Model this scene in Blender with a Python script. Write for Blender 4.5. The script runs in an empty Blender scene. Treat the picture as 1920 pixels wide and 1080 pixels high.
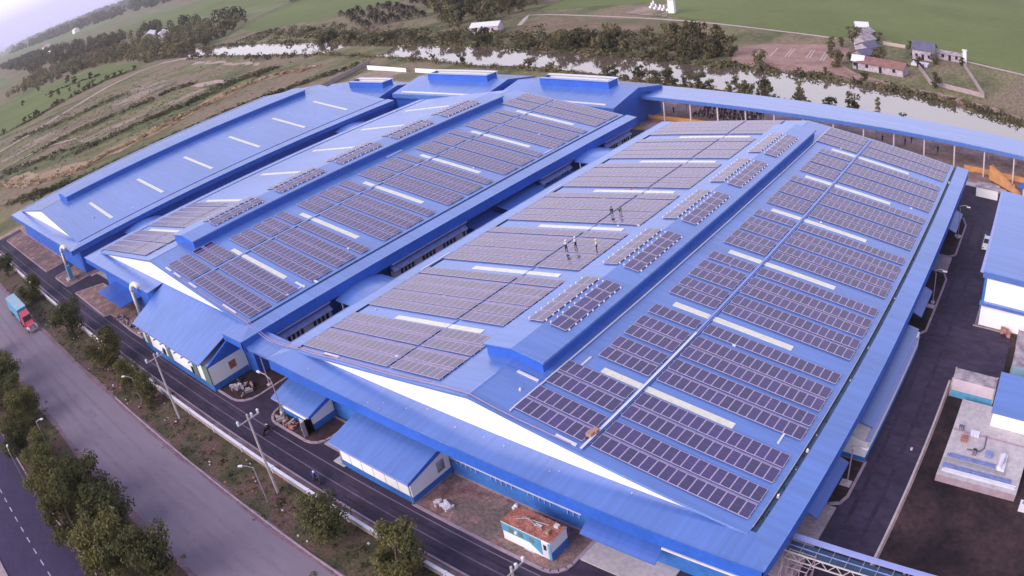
import bpy, bmesh, math, random
from mathutils import Vector, Matrix
from math import radians, sin, cos, pi, atan, hypot
random.seed(7)
S = bpy.context.scene
C = S.collection
# ------------------------------------------------------------------ camera
cd = bpy.data.cameras.new('camera'); cam = bpy.data.objects.new('camera', cd); C.objects.link(cam)
R3 = Matrix(((0.766294533, -0.201916772, 0.609936313), (0.627781081, 0.437280262, -0.643954103), (-0.136687977, 0.876364987, 0.461845003)))
cam.matrix_world = Matrix.Translation((48.3144, -40.5391, 56.2638)) @ R3.to_4x4()
cd.type = 'PANO'; cd.panorama_type = 'FISHEYE_LENS_POLYNOMIAL'
cd.sensor_width = 36; cd.sensor_fit = 'HORIZONTAL'
K = 36 / 1920
cd.fisheye_polynomial_k0 = 0
cd.fisheye_polynomial_k1 = -0.66884738e-3 / K
cd.fisheye_polynomial_k2 = 0.12397767e-7 / K ** 2
cd.fisheye_polynomial_k3 = -0.26233403e-10 / K ** 3
cd.fisheye_polynomial_k4 = -0.21630641e-13 / K ** 4
cd.fisheye_fov = pi
cd.clip_start = 0.5; cd.clip_end = 60000
S.camera = cam
S.render.engine = 'CYCLES'
# ------------------------------------------------------------------ world, sun, exposure
SUN_EL, SUN_AZ = 30, 198          # azimuth measured from +Y clockwise
W = bpy.data.worlds.new('World'); S.world = W; W.use_nodes = True
nt = W.node_tree; nt.nodes.clear()
sky = nt.nodes.new('ShaderNodeTexSky'); sky.sky_type = 'NISHITA'; sky.sun_disc = False
sky.sun_elevation = radians(SUN_EL); sky.sun_rotation = radians(SUN_AZ); sky.air_density = 1.0; sky.dust_density = 3.0; sky.ozone_density = 2.0
mixs = nt.nodes.new('ShaderNodeMixRGB'); mixs.inputs[0].default_value = 0.75
tcw = nt.nodes.new('ShaderNodeTexCoord'); sxw = nt.nodes.new('ShaderNodeSeparateXYZ'); nt.links.new(tcw.outputs['Generated'], sxw.inputs[0])
rw = nt.nodes.new('ShaderNodeValToRGB'); rw.color_ramp.elements[0].position = 0.03; rw.color_ramp.elements[0].color = (0.50, 0.47, 0.72, 1)
rw.color_ramp.elements[1].position = 0.85; rw.color_ramp.elements[1].color = (0.34, 0.36, 0.60, 1)
for p_, c_ in ((0.09, (0.95, 0.89, 1.0, 1)), (0.34, (0.97, 0.90, 1.0, 1)), (0.52, (0.62, 0.60, 0.82, 1)), (0.70, (0.34, 0.36, 0.58, 1))):
    e2 = rw.color_ramp.elements.new(p_); e2.color = c_
nt.links.new(sxw.outputs['Z'], rw.inputs[0])
dw = nt.nodes.new('ShaderNodeVectorMath'); dw.operation = 'DOT_PRODUCT'; dw.inputs[1].default_value = (-0.75, 0.62, 0.2); nt.links.new(tcw.outputs['Generated'], dw.inputs[0])
mw = nt.nodes.new('ShaderNodeMapRange'); mw.inputs[1].default_value = -0.2; mw.inputs[2].default_value = 1.0; mw.inputs[3].default_value = 6.5; mw.inputs[4].default_value = 11.5; nt.links.new(dw.outputs['Value'], mw.inputs[0])
vw = nt.nodes.new('ShaderNodeVectorMath'); vw.operation = 'SCALE'; nt.links.new(rw.outputs[0], vw.inputs[0]); nt.links.new(mw.outputs[0], vw.inputs['Scale']); nt.links.new(vw.outputs[0], mixs.inputs[2])
bgn = nt.nodes.new('ShaderNodeBackground'); bgn.inputs[1].default_value = 0.112
ow = nt.nodes.new('ShaderNodeOutputWorld')
nt.links.new(sky.outputs[0], mixs.inputs[1]); nt.links.new(mixs.outputs[0], bgn.inputs[0]); nt.links.new(bgn.outputs[0], ow.inputs[0])
sl = bpy.data.lights.new('sun', 'SUN'); sun = bpy.data.objects.new('sun', sl); C.objects.link(sun)
sl.energy = 2.0; sl.angle = radians(45); sl.color = (1.0, 0.9, 0.88)
az = radians(SUN_AZ); el = radians(SUN_EL)
sdir = Vector((sin(az) * cos(el), cos(az) * cos(el), sin(el)))
sun.rotation_euler = sdir.to_track_quat('Z', 'Y').to_euler()
S.view_settings.view_transform = 'Standard'; S.view_settings.look = 'None'
S.view_settings.exposure = 0.6; S.view_settings.gamma = 1
S.cycles.volume_bounces = 0; S.cycles.max_bounces = 6

# ------------------------------------------------------------------ helpers
MATS = {}
def mat(name, col, rough=0.7, var=0.12, scale=0.5, bump=0.0, bscale=8, spec=0.3, metal=0.0, col2=None, scale2=None, ribs=None, objrand=0.0, emis=None, stretch=None, ior=None, trans=0, thresh=None, coat=0, col3=None, scale3=0.02):
    m = bpy.data.materials.new(name); m.use_nodes = True; n = m.node_tree; N = n.nodes; L = n.links
    b = N['Principled BSDF']; b.inputs['Roughness'].default_value = rough; b.inputs['Metallic'].default_value = metal
    b.inputs['Specular IOR Level'].default_value = spec
    if coat: b.inputs['Coat Weight'].default_value = coat; b.inputs['Coat Roughness'].default_value = 0.12
    tc = N.new('ShaderNodeTexCoord'); geo = N.new('ShaderNodeNewGeometry')
    no = N.new('ShaderNodeTexNoise'); no.inputs['Scale'].default_value = scale; no.inputs['Detail'].default_value = 6; no.inputs['Roughness'].default_value = 0.6
    L.new(geo.outputs['Position'], no.inputs['Vector'])
    if ior: b.inputs['IOR'].default_value = ior
    pos = geo.outputs['Position']
    if stretch:
        mp = N.new('ShaderNodeMapping'); mp.inputs['Scale'].default_value = stretch; L.new(pos, mp.inputs['Vector']); pos = mp.outputs[0]; L.new(pos, no.inputs['Vector'])
    r = N.new('ShaderNodeValToRGB')
    a = [c * (1 - var) for c in col]; z = [min(1, c * (1 + var)) for c in (col2 or col)]
    t = thresh or (0.35, 0.65)
    r.color_ramp.elements[0].position = t[0]; r.color_ramp.elements[1].position = t[1]
    r.color_ramp.elements[0].color = (*a, 1); r.color_ramp.elements[1].color = (*z, 1)
    L.new(no.outputs['Fac'], r.inputs[0]); out = r.outputs[0]
    if col3:
        n3 = N.new('ShaderNodeTexNoise'); n3.inputs['Scale'].default_value = scale3; n3.inputs['Detail'].default_value = 5
        L.new(pos, n3.inputs['Vector'])
        r3 = N.new('ShaderNodeValToRGB'); r3.color_ramp.elements[0].position = .47; r3.color_ramp.elements[1].position = .6
        L.new(n3.outputs['Fac'], r3.inputs[0]); mx = N.new('ShaderNodeMixRGB'); mx.inputs[2].default_value = (*col3, 1)
        L.new(r3.outputs[0], mx.inputs[0]); L.new(out, mx.inputs[1]); out = mx.outputs[0]
    if scale2:
        n2 = N.new('ShaderNodeTexNoise'); n2.inputs['Scale'].default_value = scale2; n2.inputs['Detail'].default_value = 4
        L.new(pos, n2.inputs['Vector'])
        mr = N.new('ShaderNodeMapRange'); mr.inputs[3].default_value = 1 - var * 1.3; mr.inputs[4].default_value = 1 + var * 1.3
        mr.inputs[1].default_value = 0.3; mr.inputs[2].default_value = 0.7
        L.new(n2.outputs['Fac'], mr.inputs[0]); mu = N.new('ShaderNodeVectorMath'); mu.operation = 'SCALE'
        L.new(out, mu.inputs[0]); L.new(mr.outputs[0], mu.inputs['Scale']); out = mu.outputs[0]
    if objrand:
        oi = N.new('ShaderNodeObjectInfo'); mr = N.new('ShaderNodeMapRange'); mr.inputs[3].default_value = 1 - objrand; mr.inputs[4].default_value = 1 + objrand
        L.new(oi.outputs['Random'], mr.inputs[0]); mu = N.new('ShaderNodeVectorMath'); mu.operation = 'SCALE'
        L.new(out, mu.inputs[0]); L.new(mr.outputs[0], mu.inputs['Scale']); out = mu.outputs[0]
    L.new(out, b.inputs['Base Color'])
    if ribs:
        axis, pitch, st = ribs
        sx = N.new('ShaderNodeSeparateXYZ'); L.new(geo.outputs['Position'], sx.inputs[0])
        ma = N.new('ShaderNodeMath'); ma.operation = 'MULTIPLY'; ma.inputs[1].default_value = 2 * pi / pitch; L.new(sx.outputs[axis], ma.inputs[0])
        si = N.new('ShaderNodeMath'); si.operation = 'SINE'; L.new(ma.outputs[0], si.inputs[0])
        po = N.new('ShaderNodeMath'); po.operation = 'MULTIPLY'; po.inputs[1].default_value = 0.5; L.new(si.outputs[0], po.inputs[0])
        bu = N.new('ShaderNodeBump'); bu.inputs['Strength'].default_value = st; bu.inputs['Distance'].default_value = 0.03
        L.new(po.outputs[0], bu.inputs['Height']); L.new(bu.outputs[0], b.inputs['Normal'])
    elif bump:
        nb = N.new('ShaderNodeTexNoise'); nb.inputs['Scale'].default_value = bscale; nb.inputs['Detail'].default_value = 5
        L.new(geo.outputs['Position'], nb.inputs['Vector'])
        bu = N.new('ShaderNodeBump'); bu.inputs['Strength'].default_value = bump; bu.inputs['Distance'].default_value = 0.1
        L.new(nb.outputs['Fac'], bu.inputs['Height']); L.new(bu.outputs[0], b.inputs['Normal'])
    if trans:
        tr = N.new('ShaderNodeBsdfTranslucent'); L.new(out, tr.inputs[0]); ms = N.new('ShaderNodeMixShader'); ms.inputs[0].default_value = trans
        L.new(b.outputs[0], ms.inputs[1]); L.new(tr.outputs[0], ms.inputs[2]); L.new(ms.outputs[0], N['Material Output'].inputs[0])
    MATS[name] = m; return m

mat('roof_blue', (0.100, 0.200, 0.53), 0.27, 0.08, 0.08, spec=0.5, scale2=1.0, ribs=(1, 0.3, 0.16), ior=2.1, stretch=(.08, 1.6, 1))
mat('roof_blue_cross', (0.090, 0.185, 0.52), 0.27, 0.08, 0.08, spec=0.5, scale2=1.0, ribs=(0, 0.3, 0.16), ior=2.1, stretch=(1.6, .08, 1))
mat('clad_blue', (0.034, 0.130, 0.58), 0.5, 0.07, 0.3, spec=0.4, scale2=2)
mat('awning_blue', (0.055, 0.135, 0.50), 0.35, 0.06, 0.1, spec=0.5, scale2=1.2, ior=1.6, stretch=(1.6, .1, 1))
mat('base_blue', (0.045, 0.17, 0.52), 0.6, 0.1, 0.4, spec=0.3, scale2=2)
mat('white_wall', (0.94, 0.91, 0.92), 0.7, 0.015, 0.4, spec=0.3, scale2=2.0)
mat('pink_wall', (0.60, 0.50, 0.56), 0.7, 0.08, 0.8, spec=0.3)
mat('skylight', (0.74, 0.72, 0.60), 0.35, 0.08, 1.5, spec=0.5)
mat('metal_white', (0.72, 0.70, 0.78), 0.4, 0.05, 1, spec=0.5)
mat('pale_blue_metal', (0.30, 0.34, 0.66), 0.4, 0.05, 1, spec=0.5)
mat('galv', (0.42, 0.40, 0.42), 0.45, 0.1, 2, spec=0.5, metal=0.3)
mat('pv_frame', (0.58, 0.47, 0.64), 0.4, 0.05, 1, spec=0.5)
mat('pv_cell', (0.036, 0.013, 0.098), 0.17, 0.15, 0.35, spec=0.5, objrand=0.26, ior=2.2, scale2=3)
mat('strip_lilac', (0.29, 0.25, 0.40), 0.45, 0.15, 1.5, spec=0.5)
mat('pv_bus', (0.12, 0.09, 0.20), 0.2, 0.1, 2, spec=0.5)
mat('conduit_pink', (0.38, 0.26, 0.38), 0.5, 0.1, 2)
mat('orange_paint', (0.62, 0.30, 0.12), 0.5, 0.15, 0.6)
mat('window_dark', (0.02, 0.02, 0.035), 0.15, 0.1, 1, spec=0.6)
mat('gutter_dark', (0.045, 0.085, 0.15), 0.6, 0.2, 1)
mat('rust_roof', (0.36, 0.12, 0.09), 0.8, 0.25, 1.5, col2=(0.42, 0.17, 0.13), scale2=6)
mat('asphalt_dark', (0.036, 0.024, 0.050), 0.8, 0.22, 0.10, bump=0.2, bscale=6, scale2=1.2, spec=0.3, col2=(0.050, 0.035, 0.064), stretch=(.5, 1, 1))
mat('asphalt_worn', (0.235, 0.190, 0.240), 0.95, 0.04, 0.08, bump=0.1, bscale=5, scale2=1.2, spec=0.1, col2=(0.250, 0.200, 0.238), stretch=(.25, 1, 1))
mat('track_worn', (0.222, 0.178, 0.228), 0.95, 0.06, 0.4, spec=0.1, scale2=2)
mat('track_dark', (0.036, 0.026, 0.050), 0.82, 0.25, 0.4, spec=0.3, scale2=2)
mat('asphalt_outer', (0.048, 0.034, 0.085), 0.85, 0.1, 0.2, scale2=1.5, spec=0.3)
mat('road_edge_dust', (0.21, 0.13, 0.16), 0.9, 0.2, 0.5, scale2=3)
mat('paint_white', (0.42, 0.36, 0.46), 0.7, 0.2, 1.0)
mat('paint_line', (0.15, 0.11, 0.17), 0.7, 0.25, 1.0)
mat('kerb_conc', (0.38, 0.28, 0.34), 0.8, 0.15, 1.0)
mat('concrete', (0.38, 0.30, 0.32), 0.85, 0.15, 0.4, scale2=3)
mat('concrete_pale', (0.52, 0.46, 0.47), 0.85, 0.1, 0.4, scale2=2)
mat('soil_red', (0.22, 0.12, 0.11), 0.95, 0.25, 0.5, col2=(0.32, 0.19, 0.175), scale2=3, bump=0.3, bscale=3, col3=(0.20, 0.15, 0.13), scale3=.3)
mat('soil_dark', (0.022, 0.013, 0.018), 0.95, 0.25, 0.10, col2=(0.060, 0.032, 0.034), scale2=1.5, bump=0.6, bscale=2, thresh=(.38, .66))
mat('paving_brown', (0.28, 0.165, 0.145), 0.9, 0.2, 0.15, scale2=1, col2=(0.36, 0.25, 0.24))
mat('grass_verge', (0.055, 0.068, 0.028), 0.95, 0.3, 0.35, col2=(0.10, 0.070, 0.046), scale2=3, bump=0.8, bscale=3, col3=(0.125, 0.072, 0.06), scale3=0.18)
mat('scrub', (0.120, 0.132, 0.050), 0.95, 0.26, 0.06, col2=(0.195, 0.168, 0.085), scale2=0.9, bump=0.6, bscale=0.8, col3=(0.225, 0.165, 0.11), scale3=0.03, stretch=(1, .4, 1))
mat('scrub_green', (0.085, 0.105, 0.042), 0.95, 0.32, 0.12, col2=(0.14, 0.145, 0.06), scale2=1.1, bump=0.6, bscale=0.8, stretch=(1, .4, 1))
mat('field_brown', (0.17, 0.115, 0.075), 0.95, 0.15, 0.1, col2=(0.22, 0.15, 0.10), scale2=0.8, bump=0.5, bscale=0.5, col3=(0.12, 0.12, 0.05), scale3=0.05)
mat('plough_red', (0.30, 0.175, 0.145), 0.95, 0.12, 0.15, col2=(0.36, 0.225, 0.185), scale2=0.8, bump=0.5, bscale=0.5)
mat('dirt_pale', (0.42, 0.30, 0.26), 0.95, 0.15, 0.1, scale2=0.5)
mat('dirt_orange', (0.40, 0.24, 0.15), 0.95, 0.2, 0.08, scale2=0.6, col2=(0.34, 0.26, 0.16))
mat('dirt_pink', (0.31, 0.24, 0.19), 0.95, 0.15, 0.15, col2=(0.32, 0.235, 0.18), scale2=0.8, bump=0.5, bscale=0.5, col3=(0.16, 0.14, 0.08), scale3=0.09, stretch=(1, .5, 1))
mat('path_conc', (0.50, 0.40, 0.36), 0.9, 0.1, 0.1)
mat('paddy', (0.138, 0.168, 0.060), 0.95, 0.05, 0.012, col2=(0.162, 0.192, 0.072), scale2=0.25, spec=0.1)
mat('paddy_far', (0.15, 0.185, 0.085), 0.95, 0.1, 0.004, col2=(0.19, 0.205, 0.10), scale2=0.03, spec=0.1)
mat('reeds', (0.11, 0.105, 0.045), 0.95, 0.35, 0.3, col2=(0.20, 0.15, 0.08), trans=0.2, spec=0.1)
mat('leaf_dark', (0.055, 0.063, 0.026), 0.8, 0.4, 0.9, col2=(0.115, 0.112, 0.045), objrand=0.2, trans=0.3, spec=0.15)
mat('leaf_olive', (0.090, 0.092, 0.032), 0.8, 0.4, 0.8, col2=(0.16, 0.145, 0.055), objrand=0.25, trans=0.3, spec=0.15)
mat('leaf_far', (0.075, 0.080, 0.038), 0.8, 0.3, 0.06, col2=(0.155, 0.130, 0.070), objrand=0.4, trans=0.25, spec=0.1)
mat('old_wall', (0.42, 0.36, 0.42), 0.8, 0.2, 0.6, scale2=2)
mat('leaf_palm', (0.065, 0.065, 0.045), 0.8, 0.3, 0.1, col2=(0.11, 0.09, 0.055), objrand=0.3, trans=0.2, spec=0.1)
mat('bark', (0.12, 0.09, 0.07), 0.9, 0.2, 2)
mat('litter', (0.6, 0.55, 0.55), 0.8, 0.3, 1.5)
mat('skin', (0.38, 0.22, 0.15), 0.6, 0.05, 3)
mat('cloth_white', (0.78, 0.76, 0.74), 0.8, 0.05, 3)
mat('cloth_blue', (0.07, 0.11, 0.42), 0.8, 0.1, 3)
mat('cloth_dark', (0.03, 0.025, 0.05), 0.8, 0.1, 3)
mat('cloth_green', (0.14, 0.2, 0.17), 0.8, 0.1, 3)
mat('helmet_white', (0.85, 0.84, 0.80), 0.3, 0.02, 3, spec=0.5)
mat('helmet_yellow', (0.80, 0.74, 0.40), 0.3, 0.02, 3, spec=0.5)
mat('paint_red', (0.48, 0.035, 0.075), 0.35, 0.08, 1, spec=0.5)
mat('paint_cyan', (0.26, 0.42, 0.52), 0.5, 0.08, 0.6)
mat('paint_teal', (0.10, 0.34, 0.55), 0.55, 0.12, 1)
mat('tyre', (0.02, 0.02, 0.02), 0.8, 0.1, 3)
mat('chrome', (0.6, 0.6, 0.62), 0.25, 0.05, 3, metal=0.8)
mat('bike_dark', (0.04, 0.02, 0.03), 0.4, 0.1, 3, objrand=0.5)
mat('bike_red', (0.28, 0.03, 0.05), 0.4, 0.1, 3, objrand=0.5)
mat('cardboard', (0.42, 0.24, 0.20), 0.9, 0.1, 2)
mat('steel_blue', (0.20, 0.24, 0.48), 0.5, 0.2, 1.5)
mat('tile_red', (0.26, 0.13, 0.12), 0.8, 0.15, 0.6)
mat('tile_dark', (0.13, 0.12, 0.19), 0.7, 0.15, 0.6)
mat('old_metal', (0.30, 0.24, 0.28), 0.8, 0.25, 0.8, col2=(0.40, 0.34, 0.36))
m = mat('water', (0.13, 0.095, 0.075), 0.05, 0.1, 0.02, spec=1.0, bump=0.03, bscale=0.5)
m.node_tree.nodes['Principled BSDF'].inputs['IOR'].default_value = 2.3

class MB:
    def __init__(s): s.v = []; s.f = []; s.fm = []; s.mats = []
    def mi(s, m):
        if m not in s.mats: s.mats.append(m)
        return s.mats.index(m)
    def face(s, pts, m):
        b = len(s.v); s.v += [tuple(p) for p in pts]; s.f.append(tuple(range(b, b + len(pts)))); s.fm.append(s.mi(m)); return s
    def box(s, x0, x1, y0, y1, z0, z1, m, top=None):
        b = len(s.v); s.v += [(x0, y0, z0), (x1, y0, z0), (x1, y1, z0), (x0, y1, z0), (x0, y0, z1), (x1, y0, z1), (x1, y1, z1), (x0, y1, z1)]
        F = [(0, 3, 2, 1), (4, 5, 6, 7), (0, 1, 5, 4), (1, 2, 6, 5), (2, 3, 7, 6), (3, 0, 4, 7)]
        for i, f in enumerate(F): s.f.append(tuple(b + k for k in f)); s.fm.append(s.mi(top if (top and i == 1) else m))
        return s
    def hexa(s, P, m, top=None):   # 4 bottom + 4 top points
        b = len(s.v); s.v += [tuple(p) for p in P]
        F = [(0, 3, 2, 1), (4, 5, 6, 7), (0, 1, 5, 4), (1, 2, 6, 5), (2, 3, 7, 6), (3, 0, 4, 7)]
        for i, f in enumerate(F): s.f.append(tuple(b + k for k in f)); s.fm.append(s.mi(top if (top and i == 1) else m))
        return s
    def extr(s, prof, y0, y1, m, axis='y'):   # profile (a,z) closed, extruded
        n = len(prof); b = len(s.v)
        for t in (y0, y1):
            for a, z in prof: s.v.append((a, t, z) if axis == 'y' else (t, a, z))
        k = s.mi(m)
        s.f.append(tuple(b + i for i in range(n))); s.f.append(tuple(b + n + i for i in reversed(range(n)))); s.fm += [k, k]
        for i in range(n):
            j = (i + 1) % n; s.f.append((b + i, b + n + i, b + n + j, b + j)); s.fm.append(k)
        return s
    def tube(s, pts, r, m, n=8, r1=None):
        pts = [Vector(p) for p in pts]; b0 = len(s.v); k = s.mi(m); N = len(pts)
        for i, p in enumerate(pts):
            d = (pts[min(i + 1, N - 1)] - pts[max(i - 1, 0)]).normalized()
            u = d.cross(Vector((0, 0, 1)));
            if u.length < 1e-3: u = Vector((1, 0, 0))
            u.normalize(); w = d.cross(u); rr = r + ((r1 if r1 is not None else r) - r) * i / max(1, N - 1)
            for q in range(n): a = 2 * pi * q / n; s.v.append(tuple(p + (u * cos(a) + w * sin(a)) * rr))
        for i in range(N - 1):
            for q in range(n):
                q2 = (q + 1) % n; s.f.append((b0 + i * n + q, b0 + i * n + q2, b0 + (i + 1) * n + q2, b0 + (i + 1) * n + q)); s.fm.append(k)
        s.f.append(tuple(b0 + q for q in reversed(range(n)))); s.f.append(tuple(b0 + (N - 1) * n + q for q in range(n))); s.fm += [k, k]
        return s
    def ball(s, c, r, m, seg=8, rings=5, sz=1.0):
        b0 = len(s.v); k = s.mi(m)
        for i in range(rings + 1):
            ph = pi * i / rings
            for q in range(seg): a = 2 * pi * q / seg; s.v.append((c[0] + r * sin(ph) * cos(a), c[1] + r * sin(ph) * sin(a), c[2] + r * sz * cos(ph)))
        for i in range(rings):
            for q in range(seg):
                q2 = (q + 1) % seg; s.f.append((b0 + i * seg + q, b0 + (i + 1) * seg + q, b0 + (i + 1) * seg + q2, b0 + i * seg + q2)); s.fm.append(k)
        return s
    def mesh(s, name):
        me = bpy.data.meshes.new(name); me.from_pydata(s.v, [], s.f)
        for m in s.mats: me.materials.append(MATS[m])
        me.polygons.foreach_set('material_index', s.fm)
        me.validate(); me.update(); return me
    def build(s, name, parent=None, loc=None, smooth=False):
        me = s.mesh(name); o = bpy.data.objects.new(name, me); C.objects.link(o)
        if smooth:
            for p in me.polygons: p.use_smooth = True
        if parent: o.parent = parent
        if loc: o.location = loc
        return o
def tag(o, label=None, cat=None, group=None, kind=None):
    if label: o['label'] = label
    if cat: o['category'] = cat
    if group: o['group'] = group
    if kind: o['kind'] = kind
    return o
def empty(name, loc, label, cat, group=None, rz=0):
    o = bpy.data.objects.new(name, None); C.objects.link(o); o.location = loc; o.rotation_euler = (0, 0, rz); o.empty_display_size = 0.5
    return tag(o, label, cat, group)
def struct(name, mb, loc=None): return tag(mb.build(name, None, loc), kind='structure')
def copy_tree(o, parent=None):
    c = o.copy(); C.objects.link(c); c.parent = parent
    for ch in list(o.children): copy_tree(ch, c)
    return c
ORD = 'first second third fourth fifth sixth seventh eighth ninth tenth eleventh twelfth thirteenth fourteenth fifteenth sixteenth seventeenth eighteenth nineteenth twentieth'.split()
TENS = ['twenty', 'thirty', 'forty', 'fifty', 'sixty', 'seventy', 'eighty', 'ninety']; TENTH = ['', 'twentieth', 'thirtieth', 'fortieth', 'fiftieth', 'sixtieth', 'seventieth', 'eightieth', 'ninetieth']
def nth(i):   # 0-based
    if i < 20: return ORD[i]
    n = i + 1; t, u = divmod(n, 10)
    return TENTH[t - 1] if u == 0 else TENS[t - 2] + '-' + ORD[u - 1]
def ragged(pts, step=6, amp=1.5, seed=1, closed=True):
    rg = random.Random(seed); out = []
    for i in range(len(pts) if closed else len(pts) - 1):
        a = Vector(pts[i]); b = Vector(pts[(i + 1) % len(pts)]); n = max(1, int((b - a).length / step)); n = min(n, 60)
        for k in range(n):
            p = a.lerp(b, k / n); out.append((p.x + rg.uniform(-amp, amp), p.y + rg.uniform(-amp, amp)))
    return out
def sheet(name, pts, z, m, step=0, amp=0, seed=1, thick=0):
    if step: pts = ragged(pts, step, amp, seed)
    b = MB()
    if thick:
        ar = sum(pts[i][0] * pts[(i + 1) % len(pts)][1] - pts[(i + 1) % len(pts)][0] * pts[i][1] for i in range(len(pts)))
        if ar < 0: pts = pts[::-1]
        n = len(pts); b.v = [(x, y, z - thick) for x, y in pts] + [(x, y, z) for x, y in pts]; k = b.mi(m)
        b.f.append(tuple(range(n, 2 * n))); b.fm.append(k)
        for i in range(n): j = (i + 1) % n; b.f.append((i, j, n + j, n + i)); b.fm.append(k)
    else:
        ar = sum(pts[i][0] * pts[(i + 1) % len(pts)][1] - pts[(i + 1) % len(pts)][0] * pts[i][1] for i in range(len(pts)))
        if ar < 0: pts = pts[::-1]
        b.face([(x, y, z) for x, y in pts], m)
    return struct(name, b)
def inside(p, poly):
    x, y = p; c = False; j = len(poly) - 1
    for i in range(len(poly)):
        xi, yi = poly[i]; xj, yj = poly[j]
        if (yi > y) != (yj > y) and x < (xj - xi) * (y - yi) / (yj - yi) + xi: c = not c
        j = i
    return c
def scatter(poly, n, rg):
    xs = [p[0] for p in poly]; ys = [p[1] for p in poly]; out = []
    while len(out) < n:
        p = (rg.uniform(min(xs), max(xs)), rg.uniform(min(ys), max(ys)))
        if inside(p, poly): out.append(p)
    return out

# ------------------------------------------------------------------ ground, fields, river
G = 14500
struct('ground', MB().face([(-G, -G * .6, 0), (G * .6, -G * .6, 0), (G * .6, G, 0), (-G, G, 0)], 'scrub'))
# rice fields
sheet('rice_field', [(-1400, 430), (-620, 425), (-548, 300), (-458, 268), (-420, 281), (-392, 318), (-372, 345), (-270, 330), (-215, 320), (-204, 276), (-180, 285), (-161, 296), (-148, 304), (-139, 300), (-124, 266), (-91, 254), (-37, 246), (-24, 262), (-8, 246), (14, 240), (40, 236), (500, 180), (3000, 700), (3500, 6000), (-1500, 3500)], 0.10, 'paddy', 25, 1.2, 3)
sheet('rice_field', [(-12000, 1500), (-6000, 1000), (-2600, 640), (-2076, 629), (-1700, 640), (-1186, 560), (-839, 361), (-586, 292), (-600, 395), (-1186, 634), (-1700, 763), (-2578, 945), (-5000, 1900), (-12000, 4500)], 0.08, 'paddy_far', 60, 3, 4)
sheet('rice_field', [(-476, 42), (-476, 83), (-499, 117), (-516, 161), (-505, 186), (-540, 205), (-624, 210), (-716, 172), (-742, 113), (-1000, 60), (-900, -150), (-560, -150)], 0.10, 'paddy', 20, 1.5, 5)
sheet('rice_field', [(-2500, 420), (-1800, 330), (-1100, 215), (-1000, 90), (-1400, -300), (-6000, -600), (-9000, 300), (-4500, 500)], 0.06, 'paddy_far', 80, 4, 6)
# land between building and far bank
sheet('waste_ground', [(-455, -5), (-392, 39), (-406, 65), (-437, 106), (-463, 141), (-479, 175), (-476, 192), (-450, 197), (-404, 197), (-330, 180), (-260, 178), (-200, 165), (-190, 120), (-190, -10)], 0.03, 'scrub', 12, 2, 7)
for i, (pl, mm) in enumerate([
    ([(-377, 114), (-402, 137), (-390, 148), (-356, 146), (-344, 137), (-349, 121), (-336, 105), (-350, 98)], 'dirt_pink'),
    ([(-318, 137), (-309, 143), (-292, 144), (-286, 139), (-304, 134)], 'dirt_pale'),
    ([(-410, 187), (-380, 184), (-356, 181), (-307, 173), (-300, 169), (-340, 174), (-400, 182)], 'dirt_pale'),
    ([(-420, 60), (-405, 78), (-395, 100), (-400, 125), (-380, 122), (-378, 90), (-392, 60), (-405, 45)], 'scrub_green'),
    ([(-330, 25), (-338, 60), (-336, 90), (-330, 115), (-314, 112), (-316, 88), (-320, 60), (-318, 30)], 'scrub_green'),
    ([(-312, 15), (-300, 50), (-278, 70), (-280, 110), (-285, 150), (-262, 162), (-258, 110), (-262, 70), (-270, 45), (-285, 22)], 'scrub_green'),
    ([(-300, 60), (-292, 100), (-296, 130), (-286, 128), (-284, 90), (-288, 62)], 'dirt_pink'),
    ([(-292, 14), (-256, 20), (-230, 38), (-234, 70), (-241, 91), (-245, 106), (-253, 131), (-251, 152), (-234, 164), (-246, 165), (-262, 152), (-263, 130), (-254, 104), (-250, 88), (-244, 70), (-242, 48), (-262, 34), (-292, 26)], 'dirt_orange'),
    ([(-360, 30), (-372, 60), (-366, 90), (-356, 95), (-352, 60), (-350, 32)], 'dirt_pink')]):
    sheet('dirt_patch' if 'dirt' in mm else 'grass_patch', pl, 0.06 + 0.012 * i, mm, 5, 2.2, 30 + i)
def ribbon(name, line, w, z, m, jit=0.2, seed=1):
    a = ragged(line, 8, jit, seed, closed=False) + [line[-1]]; L = []; Rr = []
    for i, p in enumerate(a):
        q = a[min(i + 1, len(a) - 1)]; o = a[max(i - 1, 0)]; d = Vector((q[0] - o[0], q[1] - o[1])).normalized(); nn = Vector((-d.y, d.x)) * w / 2
        L.append((p[0] + nn.x, p[1] + nn.y)); Rr.append((p[0] - nn.x, p[1] - nn.y))
    b = MB(); n = len(a); b.v = [(x, y, z) for x, y in L] + [(x, y, z) for x, y in Rr]; k = b.mi(m)
    for i in range(n - 1): b.f.append((n + i, n + i + 1, i + 1, i)); b.fm.append(k)
    return struct(name, b)
ribbon('dirt_road', [(-385, 0), (-395, 39), (-406, 65), (-437, 106), (-463, 141), (-479, 175), (-474, 192), (-450, 198), (-421, 196)], 5.5, 0.22, 'dirt_pale', 0.5, 3)
ribbon('dirt_path', [(-327, 20), (-329, 44), (-339, 66), (-342, 83), (-344, 98), (-346, 113), (-350, 143)], 4.5, 0.23, 'dirt_pink', 0.8, 4)
ribbon('dirt_path', [(-328, 44), (-323, 55), (-308, 64)], 3, 0.235, 'dirt_pale', 0.5, 14)
ribbon('canal_bank', [(-455, 212), (-480, 245), (-531, 291), (-590, 370), (-640, 440), (-720, 560)], 14, 0.22, 'scrub_green', 1.0, 5)
ribbon('field_path', [(-184, 236), (-199, 262), (-186, 263), (-163, 260), (-121, 255.6), (-91, 251.4), (-63, 246), (-37.6, 243)], 2.2, 0.24, 'path_conc', 0.1, 6)
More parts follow.
